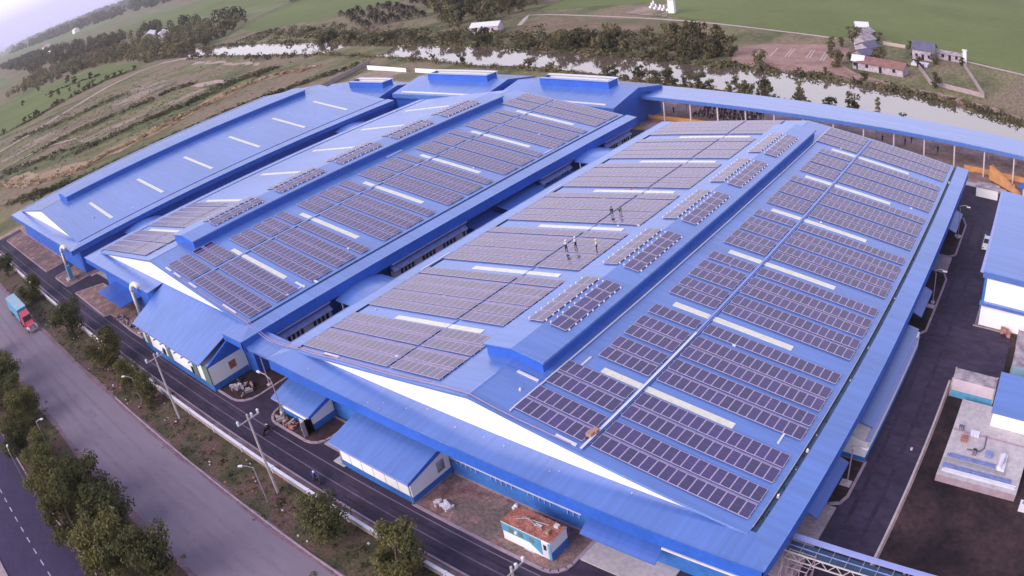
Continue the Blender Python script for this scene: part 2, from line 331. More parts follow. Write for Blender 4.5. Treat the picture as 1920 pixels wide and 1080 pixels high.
ribbon('field_path', [(10, 237.5), (27, 234), (40.4, 232.7), (90, 226)], 2.2, 0.24, 'path_conc', 0.1, 7)
# land beyond river
sheet('far_bank', [(-560, 215), (-474, 232), (-407, 224), (-288, 210), (-242, 200), (-203, 197), (-150, 190), (-112, 185), (-79, 181), (-48, 180), (-19, 177), (5, 175), (28, 169.5), (60, 163), (200, 140), (200, 235), (14, 238), (-24, 243), (-91, 250), (-184, 262), (-204, 272), (-215, 318), (-372, 343), (-392, 300), (-456, 262), (-531, 285), (-545, 240)], 0.14, 'scrub', 10, 1.5, 8)
sheet('ploughed_plot', [(-57.4, 187), (-65.2, 211), (-57, 220), (-35, 230), (-27, 226), (-24, 203), (-15, 190), (-8, 187), (3, 183), (21, 181.5), (42, 174), (90, 160), (90, 150), (42, 166), (15, 172), (-2, 178), (-19, 179), (-48, 181)], 0.18, 'plough_red', 6, 0.8, 9)
sheet('bare_field', [(-185, 222), (-192, 240), (-182, 256), (-121, 252), (-92, 248), (-95, 225), (-140, 216)], 0.18, 'field_brown', 7, 1.0, 10)
sheet('bare_field', [(-300, 232), (-330, 262), (-300, 272), (-262, 235)], 0.18, 'field_brown', 7, 1.5, 11)
sheet('graveyard_ground', [(-148, 268), (-150, 300), (-139, 302), (-122, 262)], 0.2, 'dirt_pink', 7, 0.6, 11)
RIV = [(-560, 208), (-423, 202), (-321, 187.5), (-287, 185.7), (-258, 185), (-215, 176.4), (-179, 171.4), (-165, 166.7), (-143, 162.4), (-129, 163.7), (-117, 162.9), (-95, 159.4), (-76, 154.5), (-66, 155), (-34, 151), (-10, 146), (11, 142.8), (44, 139), (120, 128), (400, 90), (400, 115), (120, 148), (43, 163.5), (27, 168.5), (15.5, 170.5), (5, 174.3), (-2.4, 176.5), (-19, 175.5), (-34, 178.7), (-48, 178.3), (-55, 181), (-67, 178.3), (-79, 179.4), (-89, 182.6), (-112, 184), (-136, 185.3), (-150, 189), (-174, 191), (-203, 195.4), (-242, 199), (-288, 208), (-407, 222), (-474, 228), (-560, 226)]
sheet('river', RIV, 0.28, 'water', 6, 0.7, 12)
sheet('river_mud', [(-264, 184), (-262, 199), (-222, 193), (-214, 178), (-240, 180)], 0.34, 'scrub', 4, 1.0, 13)

# ------------------------------------------------------------------ factory compound ground
sheet('factory_yard', [(-196, -10.2), (62, -10.2), (62, 141), (-190, 141), (-196, 60)], 0.30, 'paving_brown')
sheet('inner_road', [(-192, -9.2), (40.4, -9.2), (40.4, -4.5), (34.5, -4.5), (34.5, 112), (-116, 112), (-116, 1.5), (-192, 1.5)], 0.315, 'asphalt_dark')
sheet('east_road', [(34.3, -9.2), (40.4, -9.2), (40.4, 42), (47.7, 42), (47.7, 57), (41.4, 57), (41.4, 110), (34.3, 108)], 0.33, 'asphalt_dark')
sheet('concrete_court', [(-116.6, 3), (-106.3, 3), (-106.3, 100), (-116.6, 100)], 0.335, 'concrete')
sheet('dirt_yard', [(40.9, -9.2), (90, -9.2), (90, 57), (47.6, 57), (47.6, 42), (40.9, 42)], 0.32, 'soil_dark')
b = MB().box(40.4, 40.64, -9.2, 42, 0.2, 0.46, 'concrete_pale').box(41.2, 47.5, 56.5, 56.75, 0.2, 0.42, 'kerb_conc'); struct('road_kerb', b)
struct('lane_line', MB().box(-190, 33, -7.42, -7.26, 0.30, 0.325, 'paint_line'))
struct('lane_line', MB().box(-120, 33, -5.6, -5.5, 0.30, 0.322, 'asphalt_worn'))
struct('road_kerb', MB().box(-190, 44, -9.45, -9.2, 0.1, 0.48, 'kerb_conc'))
# verge, public roads
sheet('grass_verge', [(-230, -17.2), (60, -16.6), (60, -10.2), (-230, -10.2)], 0.31, 'grass_verge', 1.5, 0.18, 14)
sheet('road', [(-400, -28), (90, -28), (90, -16.6), (-400, -17.4)], 0.29, 'asphalt_worn')
sheet('road_edge', [(-230, -17.6), (60, -16.9), (60, -16.2), (-230, -16.8)], 0.325, 'road_edge_dust', 1.2, 0.22, 15)
sheet('road_edge', [(-200, -28.6), (60, -28.0), (60, -27.2), (-200, -27.7)], 0.315, 'road_edge_dust', 1.2, 0.22, 16)
struct('road_kerb', MB().box(-60, 60, -16.75, -16.55, 0.2, 0.45, 'kerb_conc'))
sheet('median_strip', [(-400, -37.2), (90, -37.2), (90, -27.9), (-400, -28)], 0.30, 'grass_verge', 2, 0.2, 17)
sheet('outer_road', [(-400, -48.2), (90, -48.2), (90, -37), (-400, -37)], 0.285, 'asphalt_outer')
struct('road_kerb', MB().box(-200, 90, -37.15, -36.9, 0.2, 0.42, 'kerb_conc'))
struct('pavement', MB().box(-200, 90, -51.5, -48.2, 0.1, 0.42, 'concrete'))
b = MB()
for i in range(46): b.box(-110 + i * 3.0, -108.6 + i * 3.0, -42.6, -42.42, 0.27, 0.292, 'paint_white')
struct('lane_line', b)
for k, (x0, x1, y0, y1, z, mm) in enumerate(((-190, 60, -24.6, -23.9, .291, 'track_worn'), (-190, 60, -22.7, -22.1, .291, 'track_worn'), (-190, 60, -20.4, -19.9, .291, 'track_worn'), (-150, 33, -8.5, -8.2, .317, 'track_dark'), (-150, 33, -6.7, -6.4, .317, 'track_dark'))):
    pl = [(x0, (y0 + y1) / 2)] + [(x0 + (x1 - x0) * t / 20, (y0 + y1) / 2 + random.uniform(-.25, .25)) for t in range(1, 20)] + [(x1, (y0 + y1) / 2)]
    ribbon('tyre_track', pl, y1 - y0, z, mm, .06, 60 + k)
ribbon('tyre_track', [(35.6, -9), (35.9, 20), (35.5, 50), (36, 80), (35.7, 108)], .5, .333, 'track_dark', .05, 70)
ribbon('tyre_track', [(38.0, -9), (38.3, 20), (37.9, 50), (38.2, 80), (38, 108)], .5, .333, 'track_dark', .05, 71)
for k in range(7):
    rr = random.Random(80 + k); x = rr.uniform(-90, 15); y = rr.uniform(-27, -18.5); w = rr.uniform(1.5, 4)
    sheet('road_patch', [(x, y), (x + w, y), (x + w, y + w * .4), (x, y + w * .4)], .2925, 'track_worn', .8, .08, 90 + k)
# soil yards with kerbs
def yard(pts, m='soil_red', kerb=True, z=0.42):
    sheet('soil_yard', pts, z, m, thick=0.2)
    if kerb:
        b = MB(); P = pts + [pts[0]]
        for a, c in zip(P[:-1], P[1:]):
            d = Vector((c[0] - a[0], c[1] - a[1])).normalized(); n = Vector((-d.y, d.x)) * 0.16; e = d * 0.05
            b.hexa([(a[0] - n.x - e.x, a[1] - n.y - e.y, 0.2), (c[0] - n.x + e.x, c[1] - n.y + e.y, 0.2), (c[0] + n.x + e.x, c[1] + n.y + e.y, 0.2), (a[0] + n.x - e.x, a[1] + n.y - e.y, 0.2),
                    (a[0] - n.x - e.x, a[1] - n.y - e.y, z + .06), (c[0] - n.x + e.x, c[1] - n.y + e.y, z + .06), (c[0] + n.x + e.x, c[1] + n.y + e.y, z + .06), (a[0] + n.x - e.x, a[1] + n.y - e.y, z + .06)], 'kerb_conc')
        struct('yard_kerb', b)
def rc(x0, x1, y0, y1, r, which='both'):
    P = []
    def arc(cx, cy, a0): return [(cx + r * cos(radians(a0 + t)), cy + r * sin(radians(a0 + t))) for t in (0, 22, 45, 68, 90)]
    P += arc(x0 + r, y0 + r, 180) if 'l' in which or which == 'both' else [(x0, y0)]
    P += arc(x1 - r, y0 + r, 270) if 'r' in which or which == 'both' else [(x1, y0)]
    P += arc(x1 - r, y1 - r, 0) if 'R' in which else [(x1, y1)]
    P += [(x0, y1)]; return P
yard(rc(-187, -136, -4.9, 1.4, 0.6))
yard(rc(-129, -117.5, -4.7, 6, 1.2))
yard([(-111.5, -4.8), (-91, -5.2), (-90.4, -3.9), (-78.5, -4.4), (-73.4, -4.3), (-71.8, 1.4), (-108, 1.4)])
yard(rc(-45.4, -38.2, -4.7, 3.4, 3.0, 'r'), 'soil_dark')
yard(rc(-33.0, -21.6, -4.4, 1.0, 2.4), 'soil_dark')
yard(rc(-4.4, 14.8, -4.8, 1.4, 2.0, 'r'))
yard([(31, 15.6), (33.2, 15.6), (34.3, 16.2), (34.7, 17.4), (34.7, 23.2), (31, 23.2)], 'soil_dark')
yard([(31, 50.5), (33.6, 50.5), (34.6, 52), (34.6, 56), (34.6, 68), (33.8, 70), (31, 70)], 'soil_dark')
yard([(31, 76), (33.6, 76), (34.6, 77.2), (34.6, 90), (33.6, 93), (31, 93)], 'soil_dark')
for x0, x1, y0, y1, mm in ((14.9, 24, -1.9, 1.4, 'concrete_pale'), (31, 34.2, 4.5, 15.4, 'concrete'), (31, 34.2, 47.4, 50.2, 'concrete'), (31, 34.2, 70.3, 75.8, 'concrete'), (-21.4, -17, -3.4, 1.4, 'concrete'), (-17.8, -15.8, -4.9, -3.2, 'concrete_pale'), (31, 41, 110.5, 112.5, 'concrete_pale')):
    struct('concrete_pad', MB().box(x0, x1, y0, y1, 0.2, 0.44, mm))
for x, y in ((-1.8, -3.4), (9.6, -3.6), (6.0, -0.2)): struct('concrete_slab', MB().box(x, x + 1.3, y, y + 0.9, 0.3, 0.50, 'concrete_pale'))
for y in (18.7, 58.3, 84.2): struct('concrete_slab', MB().box(33.2, 34.4, y, y + 1.0, 0.3, 0.5, 'concrete_pale'))

# ------------------------------------------------------------------ factories
T = 0.132; AN = atan(T)
def factory(D, zr, label, sky_e, sky_w, fronts, fh=(1.75, 1.75, 1.75)):   # fh: fascia depth left, right, front
    root = empty('factory_building', (D, 0, 0), label, 'factory', 'blue roofed factory halls')
    zz = lambda x: zr - T * abs(x)
    # walls
    b = MB()
    b.box(-30.4, 30.4, 1.5, 97.6, 0.2, 7.4 + zr - 12, 'clad_blue')
    b.build('wall', root)
    g = MB(); h = 0.55
    g.extr([(-27.2, zz(27.2) - h - .1), (27.2, zz(27.2) - h - .1), (27.2, zz(27.2) - h + .2), (0, zr - h + .2), (-27.2, zz(27.2) - h + .2)], 2.25, 2.6, 'white_wall'); g.build('gable_wall', root)
    # main roof
    r = MB(); y0, y1 = 1.75, 98.2
    r.extr([(-30.3, zz(30.3)), (0, zr), (30.3, zz(30.3)), (30.3, zz(30.3) - .28), (0, zr - .28), (-30.3, zz(30.3) - .28)], y0, y1, 'roof_blue')
    roof = r.build('roof', root)
    for i in range(6):
        y = SKY0 + i * BAY
        for s, (a, c) in ((1, sky_e), (-1, sky_w)):
            if a is None: continue
            k = MB(); w = 0.42
            k.hexa([(s * a, y - w, zz(a) + .0), (s * c, y - w, zz(c) + .0), (s * c, y + w, zz(c) + .0), (s * a, y + w, zz(a) + .0), (s * a, y - w, zz(a) + .06), (s * c, y - w, zz(c) + .06), (s * c, y + w, zz(c) + .06), (s * a, y + w, zz(a) + .06)], 'skylight')
            k.build('skylight', roof)
    k = MB()  # ridge cap lines near and far of the monitor
    k.extr([(-.3, zz(.3) + .0), (0, zr + .05), (.3, zz(.3)), (0, zr - .02)], y0 + .02, 9.0, 'roof_blue').build('ridge_cap', roof)
    k = MB().extr([(-.3, zz(.3) + .0), (0, zr + .05), (.3, zz(.3)), (0, zr - .02)], 90.5, y1 - .02, 'roof_blue')
    k.build('ridge_cap', roof)
    # gutters
    for s in (-1, 1):
        MB().extr([(s * 30.35, zz(30.3) - .34), (s * 30.85, zz(30.3) - .34), (s * 30.85, zz(30.3) - .2), (s * 30.35, zz(30.3) - .2)], y0 + .3, y1, 'gutter_dark').build('gutter', root)
    # perimeter canopy roof
    zi, zo = zz(30.3) - .02, 7.70 + zr - 12; yi, yo = 2.2, -1.15; ye = 98.6
    for s in (-1, 1):
        xi, xo = s * 30.9, s * 33.3
        MB().hexa([(xi, yi, zi - .12), (xo, yo, zo - .12), (xo, ye, zo - .12), (xi, ye, zi - .12), (xi, yi, zi), (xo, yo, zo), (xo, ye, zo), (xi, ye, zi)][::1] if s > 0 else
                  [(xo, yo, zo - .12), (xi, yi, zi - .12), (xi, ye, zi - .12), (xo, ye, zo - .12), (xo, yo, zo), (xi, yi, zi), (xi, ye, zi), (xo, ye, zo)], 'roof_blue').build('side_canopy', root)
        MB().box(min(xo, xo - s * .12), max(xo, xo - s * .12), yo, ye, zo - fh[0 if s < 0 else 1], zo - .005, 'clad_blue').build('fascia', root)
        MB().box(min(s * 33.3, s * 33.42), max(s * 33.3, s * 33.42), yo, ye, zo - .12, zo + .03, 'roof_blue').build('eave_trim', root)
    for (a, c) in fronts:
        ai = a + (2.4 if a <= -33 else 0); ci = c - (2.4 if c >= 33 else 0)
        MB().hexa([(a, yo, zo - .12), (c, yo, zo - .12), (ci, yi, zi - .12), (ai, yi, zi - .12), (a, yo, zo), (c, yo, zo), (ci, yi, zi), (ai, yi, zi)], 'roof_blue_cross').build('front_canopy', root)
        MB().box(a, c, yo, yo + .12, zo - fh[2], zo - .005, 'clad_blue').build('fascia', root)
        MB().box(a - .1, c + .1, yo - .12, yo, zo - .14, zo + .03, 'roof_blue_cross').build('eave_trim', root)
    # roof monitor
    m = MB(); m.box(-3.75, 3.75, 9.2, 90.2, zr - 0.7, zr + 0.78, 'clad_blue'); m.extr([(-3.75, zr + .78), (3.75, zr + .78), (0, zr + 1.28)], 9.2, 90.2, 'clad_blue')
    mon = m.build('roof_monitor', root)
    MB().extr([(-4.05, zr + .86), (0, zr + 1.42), (4.05, zr + .86), (4.05, zr + .76), (0, zr + 1.32), (-4.05, zr + .76)], 8.95, 90.45, 'roof_blue').build('monitor_roof', mon)
    for s in (-1, 1): MB().box(min(s * 3.9, s * 4.08), max(s * 3.9, s * 4.08), 9.0, 90.4, zr + .62, zr + .77, 'roof_blue').build('monitor_fascia', mon)
    return root
BAY, SKY0 = 14.78, 13.0
MX, LX = -73.0, -150.0
fR = factory(0, 12, 'nearest large factory hall with solar panels on both roof slopes and white gable', (8.3, 23.15), (7.9, 22.9), [(-33.3, 33.3)])
fM = factory(MX, 12.4, 'middle factory hall with solar panels mostly on its right slope, joined to neighbours', (10.2, 25.2), (10.5, 26.0), [(-33.3, 1.6), (28.0, 33.3)], (1.2, 1.75, 1.2))
fL = factory(LX, 11.9, 'farthest left factory hall with bare blue roof and one row of skylights', (12.1, 27.2), (None, None), [(-33.3, 33.3)], (1.1, 1.15, 1.1))
# solar rows
def panel_mesh():
    b = MB(); W2, L = 0.99, 1.85; fr = 0.045
    b.box(0, W2, 0, L, -.035, 0.0, 'pv_frame')
    for (ya, yb) in ((fr, L / 2 - .022), (L / 2 + .022, L - fr)):
        b.face([(fr, ya, .004), (W2 - fr, ya, .004), (W2 - fr, yb, .004), (fr, yb, .004)], 'pv_cell')
    b.face([(fr, L / 2 - .022, .003), (W2 - fr, L / 2 - .022, .003), (W2 - fr, L / 2 + .022, .003), (fr, L / 2 + .022, .003)], 'pv_bus')
    return b.mesh('solar_panel')
PM = panel_mesh(); PITCH = 1.01
def rail_mesh(n):
    b = MB(); X0, X1 = -.12, n * PITCH + .1; P = [.35, 1.4]
    b.box(X0, X1, .35, .40, -.14, -.04, 'galv').box(X0, X1, 1.4, 1.45, -.14, -.04, 'galv')
    return b.mesh('mounting_rail')
RAILS = {}
STRIPS = {}
def solar_row(x0, y, z, ang, n, label, group, clips=False, strip=False):
    r = empty('solar_panel_row', (x0, y, z), label, 'solar panel row', group); r.rotation_euler = (0, ang, random.uniform(-.0015, .0015))
    if n not in RAILS: RAILS[n] = rail_mesh(n)
    o = bpy.data.objects.new('mounting_rail', RAILS[n]); C.objects.link(o); o.parent = r
    for i in range(n):
        p = bpy.data.objects.new('solar_panel', PM); C.objects.link(p); p.parent = r; p.location = (i * PITCH, 0, random.uniform(0, .01))
    if strip:
        k_ = (n, strip)
        if k_ not in STRIPS: STRIPS[k_] = MB().box(-.05, n * PITCH, 1.88, 1.88 + strip, -.13, -.05, 'strip_lilac').mesh('cable_trunking')
        o = bpy.data.objects.new('cable_trunking', STRIPS[k_]); C.objects.link(o); o.parent = r
    if clips:
        if 'c' not in RAILS: RAILS['c'] = MB().box(0, .14, 0, .12, -.12, .06, 'metal_white').mesh('end_clamp')
        for x in (-.2, n * PITCH + .06):
            for yy in (.3, 1.38): o = bpy.data.objects.new('end_clamp', RAILS['c']); C.objects.link(o); o.parent = r; o.location = (x, yy, 0)
    return r
OFF = [1.65, 3.95, 6.55, 8.8, 11.55]
ROWS = [3.1, 5.37, 8.1, 10.37]
for bay in range(5): ROWS += [SKY0 + bay * BAY + o for o in OFF]
ROWS += [SKY0 + 5 * BAY + o for o in (1.65, 3.95, 6.4, 8.65)]
def roof_rows(D, zr, hall, slopes, rows_w=None):
    for side in slopes:
        sn = 'right' if side > 0 else 'left'
        for i, y in enumerate(ROWS):
            if side < 0 and rows_w is not None and i >= rows_w: break
            ninner = 8 if (i < 4 or i >= 29) else 6
            for seg in ('upper', 'lower'):
                n = ninner + (side < 0 and ninner == 6) if seg == 'upper' else (16 if side > 0 else 17)
                if side > 0: x0 = 12.74 - n * PITCH if seg == 'upper' else 13.58
                else: x0 = -13.12 if seg == 'upper' else -13.42 - 17 * PITCH
                z = zr - T * abs(x0) + .17
                lab = '%s solar panel row from the front gable, %s part of %s slope, %s factory' % (nth(i), seg, sn, hall)
                solar_row(D + x0, y, z, AN * side, n, lab, 'solar panel rows on the %s factory roof' % hall, False, ((.24 if side > 0 else .36) if (i in (0, 2) or (i >= 4 and (i - 4) % 5 in (0, 2))) else (.6 if side < 0 and (i == 1 or (i >= 4 and (i - 4) % 5 in (1, 3))) else 0)))
roof_rows(0, 12, 'nearest', (1, -1))
roof_rows(MX, 12.4, 'middle', (1,)); roof_rows(MX, 12.4, 'middle', (-1,), 9)
for D, zr, hall in ((0, 12, 'nearest'), (MX, 12.4, 'middle')):
    a2 = atan(0.56 / 4.05); c = 0
    for k in range(5):
        for j in range(5):
            y = 14.6 + k * (BAY - .2) + j * 2.2
            for s in (-1, 1):
                x0 = 0.72 if s > 0 else -2.25
                z = zr + 1.42 - 0.138 * abs(x0) + .17
                solar_row(D + x0, y, z, a2 * s, 2, 'pair of panels on the %s roof monitor, %s from the front, %s side' % (hall, nth(c + j), 'right' if s > 0 else 'left'), 'short solar rows on the %s roof monitor' % hall, True).scale = (1.06, 1.12, 1)
        c += 5
# pipes and trays on roofs
def zR(x, zr=12): return zr - T * abs(x)
def along(name, x, y0, y1, r, m, label, D=0, zr=12, lift=.12):
    o = MB().tube([(D + x, y0 + (y1 - y0) * t / 8, zR(x, zr) + lift + (0.03 if t % 2 else 0)) for t in range(9)], r, m, 6).build(name); tag(o, label, 'pipe' if 'pipe' in name else 'cable tray'); return o
along('water_pipe', 4.75, 2.6, 97.4, .09, 'metal_white', 'thin white pipe beside the monitor on the right slope of nearest factory')
o = MB().box(12.88, 13.42, 3.2, 97.5, zR(13.15) + .05, zR(13.15) + .12, 'roof_blue').build('walkway_board'); tag(o, 'pale walkway strip running up the right slope of nearest factory', 'walkway')
o = MB().box(13.09, 13.24, 2.2, 97, zR(13.15) + .13, zR(13.15) + .24, 'pale_blue_metal').box(13.03, 13.29, 2.2, 24, zR(13.15) + .241, zR(13.15) + .27, 'metal_white').build('cable_tray'); tag(o, 'pale cable tray running up the right slope walkway, white at the front', 'cable tray')
o = MB().box(-13.36, -13.2, 3.2, 97.5, zR(13.3) + .03, zR(13.3) + .08, 'steel_blue').build('walkway_board'); tag(o, 'dark walkway strip between panel rows on left slope of nearest factory', 'walkway')
o = MB().box(MX + 12.9, MX + 13.4, 3.2, 97.5, zR(13.15, 12.4) + .05, zR(13.15, 12.4) + .12, 'roof_blue').build('walkway_board'); tag(o, 'walkway strip between panel rows on the middle factory roof', 'walkway')
pts = [(MX + 8, 2.15, zR(8, 12.4) + .12), (MX + 20, 2.1, zR(20, 12.4) + .12), (MX + 30, 2.2, zR(30, 12.4) + .15), (-41.5, 1.9, 8.3), (-37, 1.7, 7.6), (-33.5, 1.8, 7.9), (-30, 2.2, zR(30) + .14)]
pts += [(x, 2.15 + .12 * sin(x * 1.7), zR(x) + .12) for x in range(-27, 13, 3)]
for dy, dz in ((0, 0),):
    o = MB().tube(pts, .055, 'conduit_pink', 6).tube([(x, y + .35, z) for x, y, z in pts[2:-6]], .045, 'conduit_pink', 6).build('cable_conduit'); tag(o, 'pinkish cable conduits running along the front gable edge between two factories', 'conduit')
o = MB().box(30.30, 30.38, 2.6, 96.5, 8.0, 8.10, 'galv').build('gutter_rail'); tag(o, 'pale rail along the right gutter of the nearest factory roof', 'rail')
rj = random.Random(5)
o = MB(); 
for i in range(24):
    y = 3 + rj.random() ** 2 * 60; x = 30.55 + rj.random() * .2; o.box(x - .06, x + .06, y, y + rj.uniform(.1, .4), 7.8, 7.86, rj.choice(['litter', 'soil_dark', 'leaf_dark', 'soil_dark']))
tag(o.build('gutter_debris'), 'leaves and scraps lying in the right gutter of the nearest factory', 'debris', kind='stuff')
o = MB()
for i in range(110):
    y = rj.uniform(2.4, 96); s = rj.choice([1, 1, -1]); x = s * rj.uniform(5.2, 29); D, zr = rj.choice([(0, 12), (0, 12), (MX, 12.4), (LX, 11.9)]); w = rj.uniform(.08, .22)
    o.box(D + x - w, D + x + w, y, y + w, zR(x, zr) + .02 - .03, zR(x, zr) + .14, rj.choice(['litter', 'metal_white', 'cardboard']))
for i in range(12):
    x = rj.uniform(-31, 30); y = rj.uniform(-.9, 1.8); o.box(x, x + .12, y, y + .12, 7.72, 7.72 + .08 * (y + 1.15) + .05, 'litter')
tag(o.build('roof_litter'), 'small white scraps scattered over the blue roofs', 'litter', kind='stuff')
# loose white strips on the roofs
for (x, y, dx, dy, D, lab) in ((1.6, 7.6, 2.6, .1, 0, 'white sheet metal strip lying in front of the near monitor end'), (10.2, 2.3, 2.3, .12, 0, 'cream profile lying along front edge below the first panel row'), (-25.2, 2.5, 3.0, .1, 0, 'white profile lying at the front left edge of the nearest roof'),
                               (5.0, 2.3, 1.9, .1, MX, 'white plank at the front edge of the middle roof, upper piece'), (8.0, 2.3, 2.2, .1, MX, 'white plank at the front edge of the middle roof, second piece'), (13.0, 2.3, 2.4, .1, MX, 'white plank at the front edge of the middle roof, third piece'), (23.2, 2.4, 3.6, .15, MX, 'long white plank at the front edge of middle roof near the corner'),
                               (27.6, 13.0, 2.2, .1, MX, 'pale batten beside the first skylight of the middle roof, nearer one'), (28.2, 15.0, 2.2, .1, MX, 'pale batten beside the first skylight of the middle roof, farther one')):
    zr = 12 if D == 0 else 12.4; s = 1 if x > 0 else -1
    o = MB().hexa([(D + x, y, zR(x, zr) + .03), (D + x + dx, y, zR(x + dx, zr) + .03), (D + x + dx, y + .3, zR(x + dx, zr) + .03), (D + x, y + .3, zR(x, zr) + .03), (D + x, y, zR(x, zr) + .15), (D + x + dx, y, zR(x + dx, zr) + .15), (D + x + dx, y + .3, zR(x + dx, zr) + .15), (D + x, y + .3, zR(x, zr) + .15)], 'metal_white').build('metal_strip'); tag(o, lab, 'metal strip', 'loose strips on the roofs')
for k, (x, y0, y1, D) in enumerate(((27.8, 13.2, 16.0, 0), (-4.9, 14.0, 19, 0), (-31.2, 25.5, 31.5, 0), (-31.5, 56, 60, 0), (29.3, 10, 13.5, MX), (29.5, 70, 75, MX), (5.2, 53, 57, MX), (6.2, 12, 14, 0))):
    zr = 12 if D == 0 else 12.4
    o = MB().box(D + x - .1, D + x + .1, y0, y1, zR(x, zr) + .02 - .05, zR(x, zr) + .14, 'metal_white').build('metal_batten'); tag(o, 'white batten lying on the %s roof, %s of the long loose ones' % ('nearest' if D == 0 else 'middle', nth(k)), 'batten', 'loose battens on the roofs')
o = MB().box(12.5, 13.1, 3.9, 4.5, zR(12.6) + .1, zR(12.6) + .5, 'cardboard').box(12.7, 13.3, 4.5, 5.0, zR(12.6) + .1, zR(12.6) + .55, 'cardboard').build('cardboard_box'); tag(o, 'brown cardboard cartons at the front end of the right slope walkway', 'cardboard box')
for k, (x, y) in enumerate(((3.6, 5.6), (30.7, 13.8), (30.7, 89.0), (30.7, 7.0))):
    o = MB().ball((x, y, zR(x) + .2), .11, 'helmet_white').box(x - .12, x + .12, y - .12, y + .12, zR(x) - .1, zR(x) + .12, 'litter').build('roof_vent'); tag(o, ('small white vent cap beside the white pipe near the front monitor end', 'small white cap in the right gutter a quarter way up', 'small white cap at the far end of the right gutter', 'small white cap in the right gutter near the front corner')[k], 'vent')
# ------------------------------------------------------------------ link roofs and canopies between halls
def slab_roof(name, x0, x1, y0, y1, z0, z1, label, cat, m='awning_blue', rib=0):   # z0 at x0, z1 at x1
    o = MB().hexa([(x0, y0, z0 - .15), (x1, y0, z1 - .15), (x1, y1, z1 - .15), (x0, y1, z0 - .15), (x0, y0, z0), (x1, y0, z1), (x1, y1, z1), (x0, y1, z0)], m).build(name); tag(o, label, cat); return o
def link_roof(x0, x1, y0, y1, z, label):
    root = empty('link_roof', ((x0 + x1) / 2, (y0 + y1) / 2, 0), label, 'link roof', 'blue link roofs between the halls'); cx, cy = (x0 + x1) / 2, (y0 + y1) / 2
    b = MB(); w = (y1 - y0) / 2; n = 8; prof = [(-w + 2 * w * i / n, z + .7 * (1 - (2 * i / n - 1) ** 2)) for i in range(n + 1)]
    b.extr(prof + [(w, z - .15), (-w, z - .15)], x0 - cx, x1 - cx, 'roof_blue', 'x'); b.build('roof', root)
    for sy in (-w + .3, w - .3):
        for sx in (x0 - cx + 1.2, x1 - cx - 1.2): MB().box(sx - .12, sx + .12, sy - .12, sy + .12, 0.2, z, 'concrete_pale').build('post', root)
    return root
link_roof(-39.8, -33.2, 15.5, 24.5, 6.0, 'arched blue link roof between middle and nearest halls, close to the front')
link_roof(-39.8, -33.2, 75, 84, 6.0, 'arched blue link roof between middle and nearest halls, far end')
link_roof(-116.8, -106.2, 13, 22.5, 5.6, 'arched blue link roof between left and middle halls, close to the front')
link_roof(-116.8, -106.2, 77, 86, 5.6, 'arched blue link roof between left and middle halls, far end')
o = MB().hexa([(-39.7, -.6, 6.6), (-33.3, -.6, 6.6), (-33.3, 3.2, 6.6), (-39.7, 3.2, 6.6), (-39.7, -.6, 7.0), (-33.3, -.6, 7.0), (-33.3, 3.2, 7.5), (-39.7, 3.2, 7.5)], 'roof_blue_cross').build('bridge_roof'); tag(o, 'flat blue roof joining the front corners of middle and nearest halls', 'bridge roof')
slab_roof('awning', -42.0, -38.2, 45.5, 52.5, 4.6, 4.0, 'blue awning in the passage beside the middle hall, nearer one', 'awning')
slab_roof('awning', -42.0, -36.4, 52.8, 63.5, 5.6, 4.8, 'wider blue awning in the passage beside the middle hall', 'awning')
slab_roof('awning', -42.0, -38.6, 64, 74, 4.8, 4.2, 'blue awning in the passage just before the far link roof', 'awning')
# window bands on middle hall's right wall (in the passage)
zc = 0
for k, (ya, yb) in enumerate(((4.5, 14.5), (27, 44), (64.5, 74), (86, 96))):
    b = MB(); b.box(-40.4, -40.1, ya, yb, .3, 3.4, 'clad_blue').box(-40.4, -40.05, ya, yb, 3.4, 5.0, 'pink_wall')
    b.hexa([(-40.1, ya, 5.5), (-39.5, ya, 5.0), (-39.5, yb, 5.0), (-40.1, yb, 5.5), (-40.1, ya, 5.6), (-39.5, ya, 5.1), (-39.5, yb, 5.1), (-40.1, yb, 5.6)], 'steel_blue').box(-40.4, -40.1, ya, yb, 5.0, 6.3, 'clad_blue').box(-39.7, -39.55, ya, yb, 6.22, 6.34, 'kerb_conc')
    b.build('window_band', fM, (73, 0, 0)); n = int((yb - ya) / .8)
    for i in range(n):
        if i % 6 in (0, 1): continue
        MB().box(-40.05, -40.0, ya + i * .8 + .12, ya + i * .8 + .62, 3.55, 4.9, 'window_dark').build('window', fM, (73, 0, 0))
# front wall details of nearest hall
b = MB().box(-17, 13, 1.28, 1.46, 2.62, 2.70, 'metal_white')
for i in range(24):
    x = -3.4 + i * .7
    if i % 7 < 5: b.box(x, x + .12, 1.3, 1.45, 2.05, 2.62, 'pale_blue_metal')
b.build('wall_pipe', fR)
MB().box(-30, 30, 1.42, 1.48, .3, 2.6, 'base_blue').build('wall_base', fR)
MB().box(23.5, 33, -1.1, -.85, 5.5, 5.72, 'metal_white').build('wall_trim', fR)
o = MB()
n = 6; prof = [(1.5 - 2.6 * i / n, 4.1 - 1.0 * (i / n) ** 1.6) for i in range(n + 1)]
o.extr(prof + [(p[0], p[1] - .12) for p in reversed(prof)], 14.6, 22.8, 'awning_blue', 'x'); tag(o.build('awning'), 'curved blue awning over the front entrance of nearest hall', 'awning')
slab_roof('awning', -98, -84, -3.2, 1.4, 3.1, 3.1, 'flat blue awning on the front yard of the middle hall', 'awning')
slab_roof('awning', 30.5, 33.7, 10.6, 19.4, 4.4, 3.1, 'blue awning on right wall of nearest hall, closest to the front', 'awning')
slab_roof('awning', 30.5, 33.9, 50.5, 58.2, 4.4, 3.2, 'blue awning on right wall of nearest hall, middle one', 'awning')
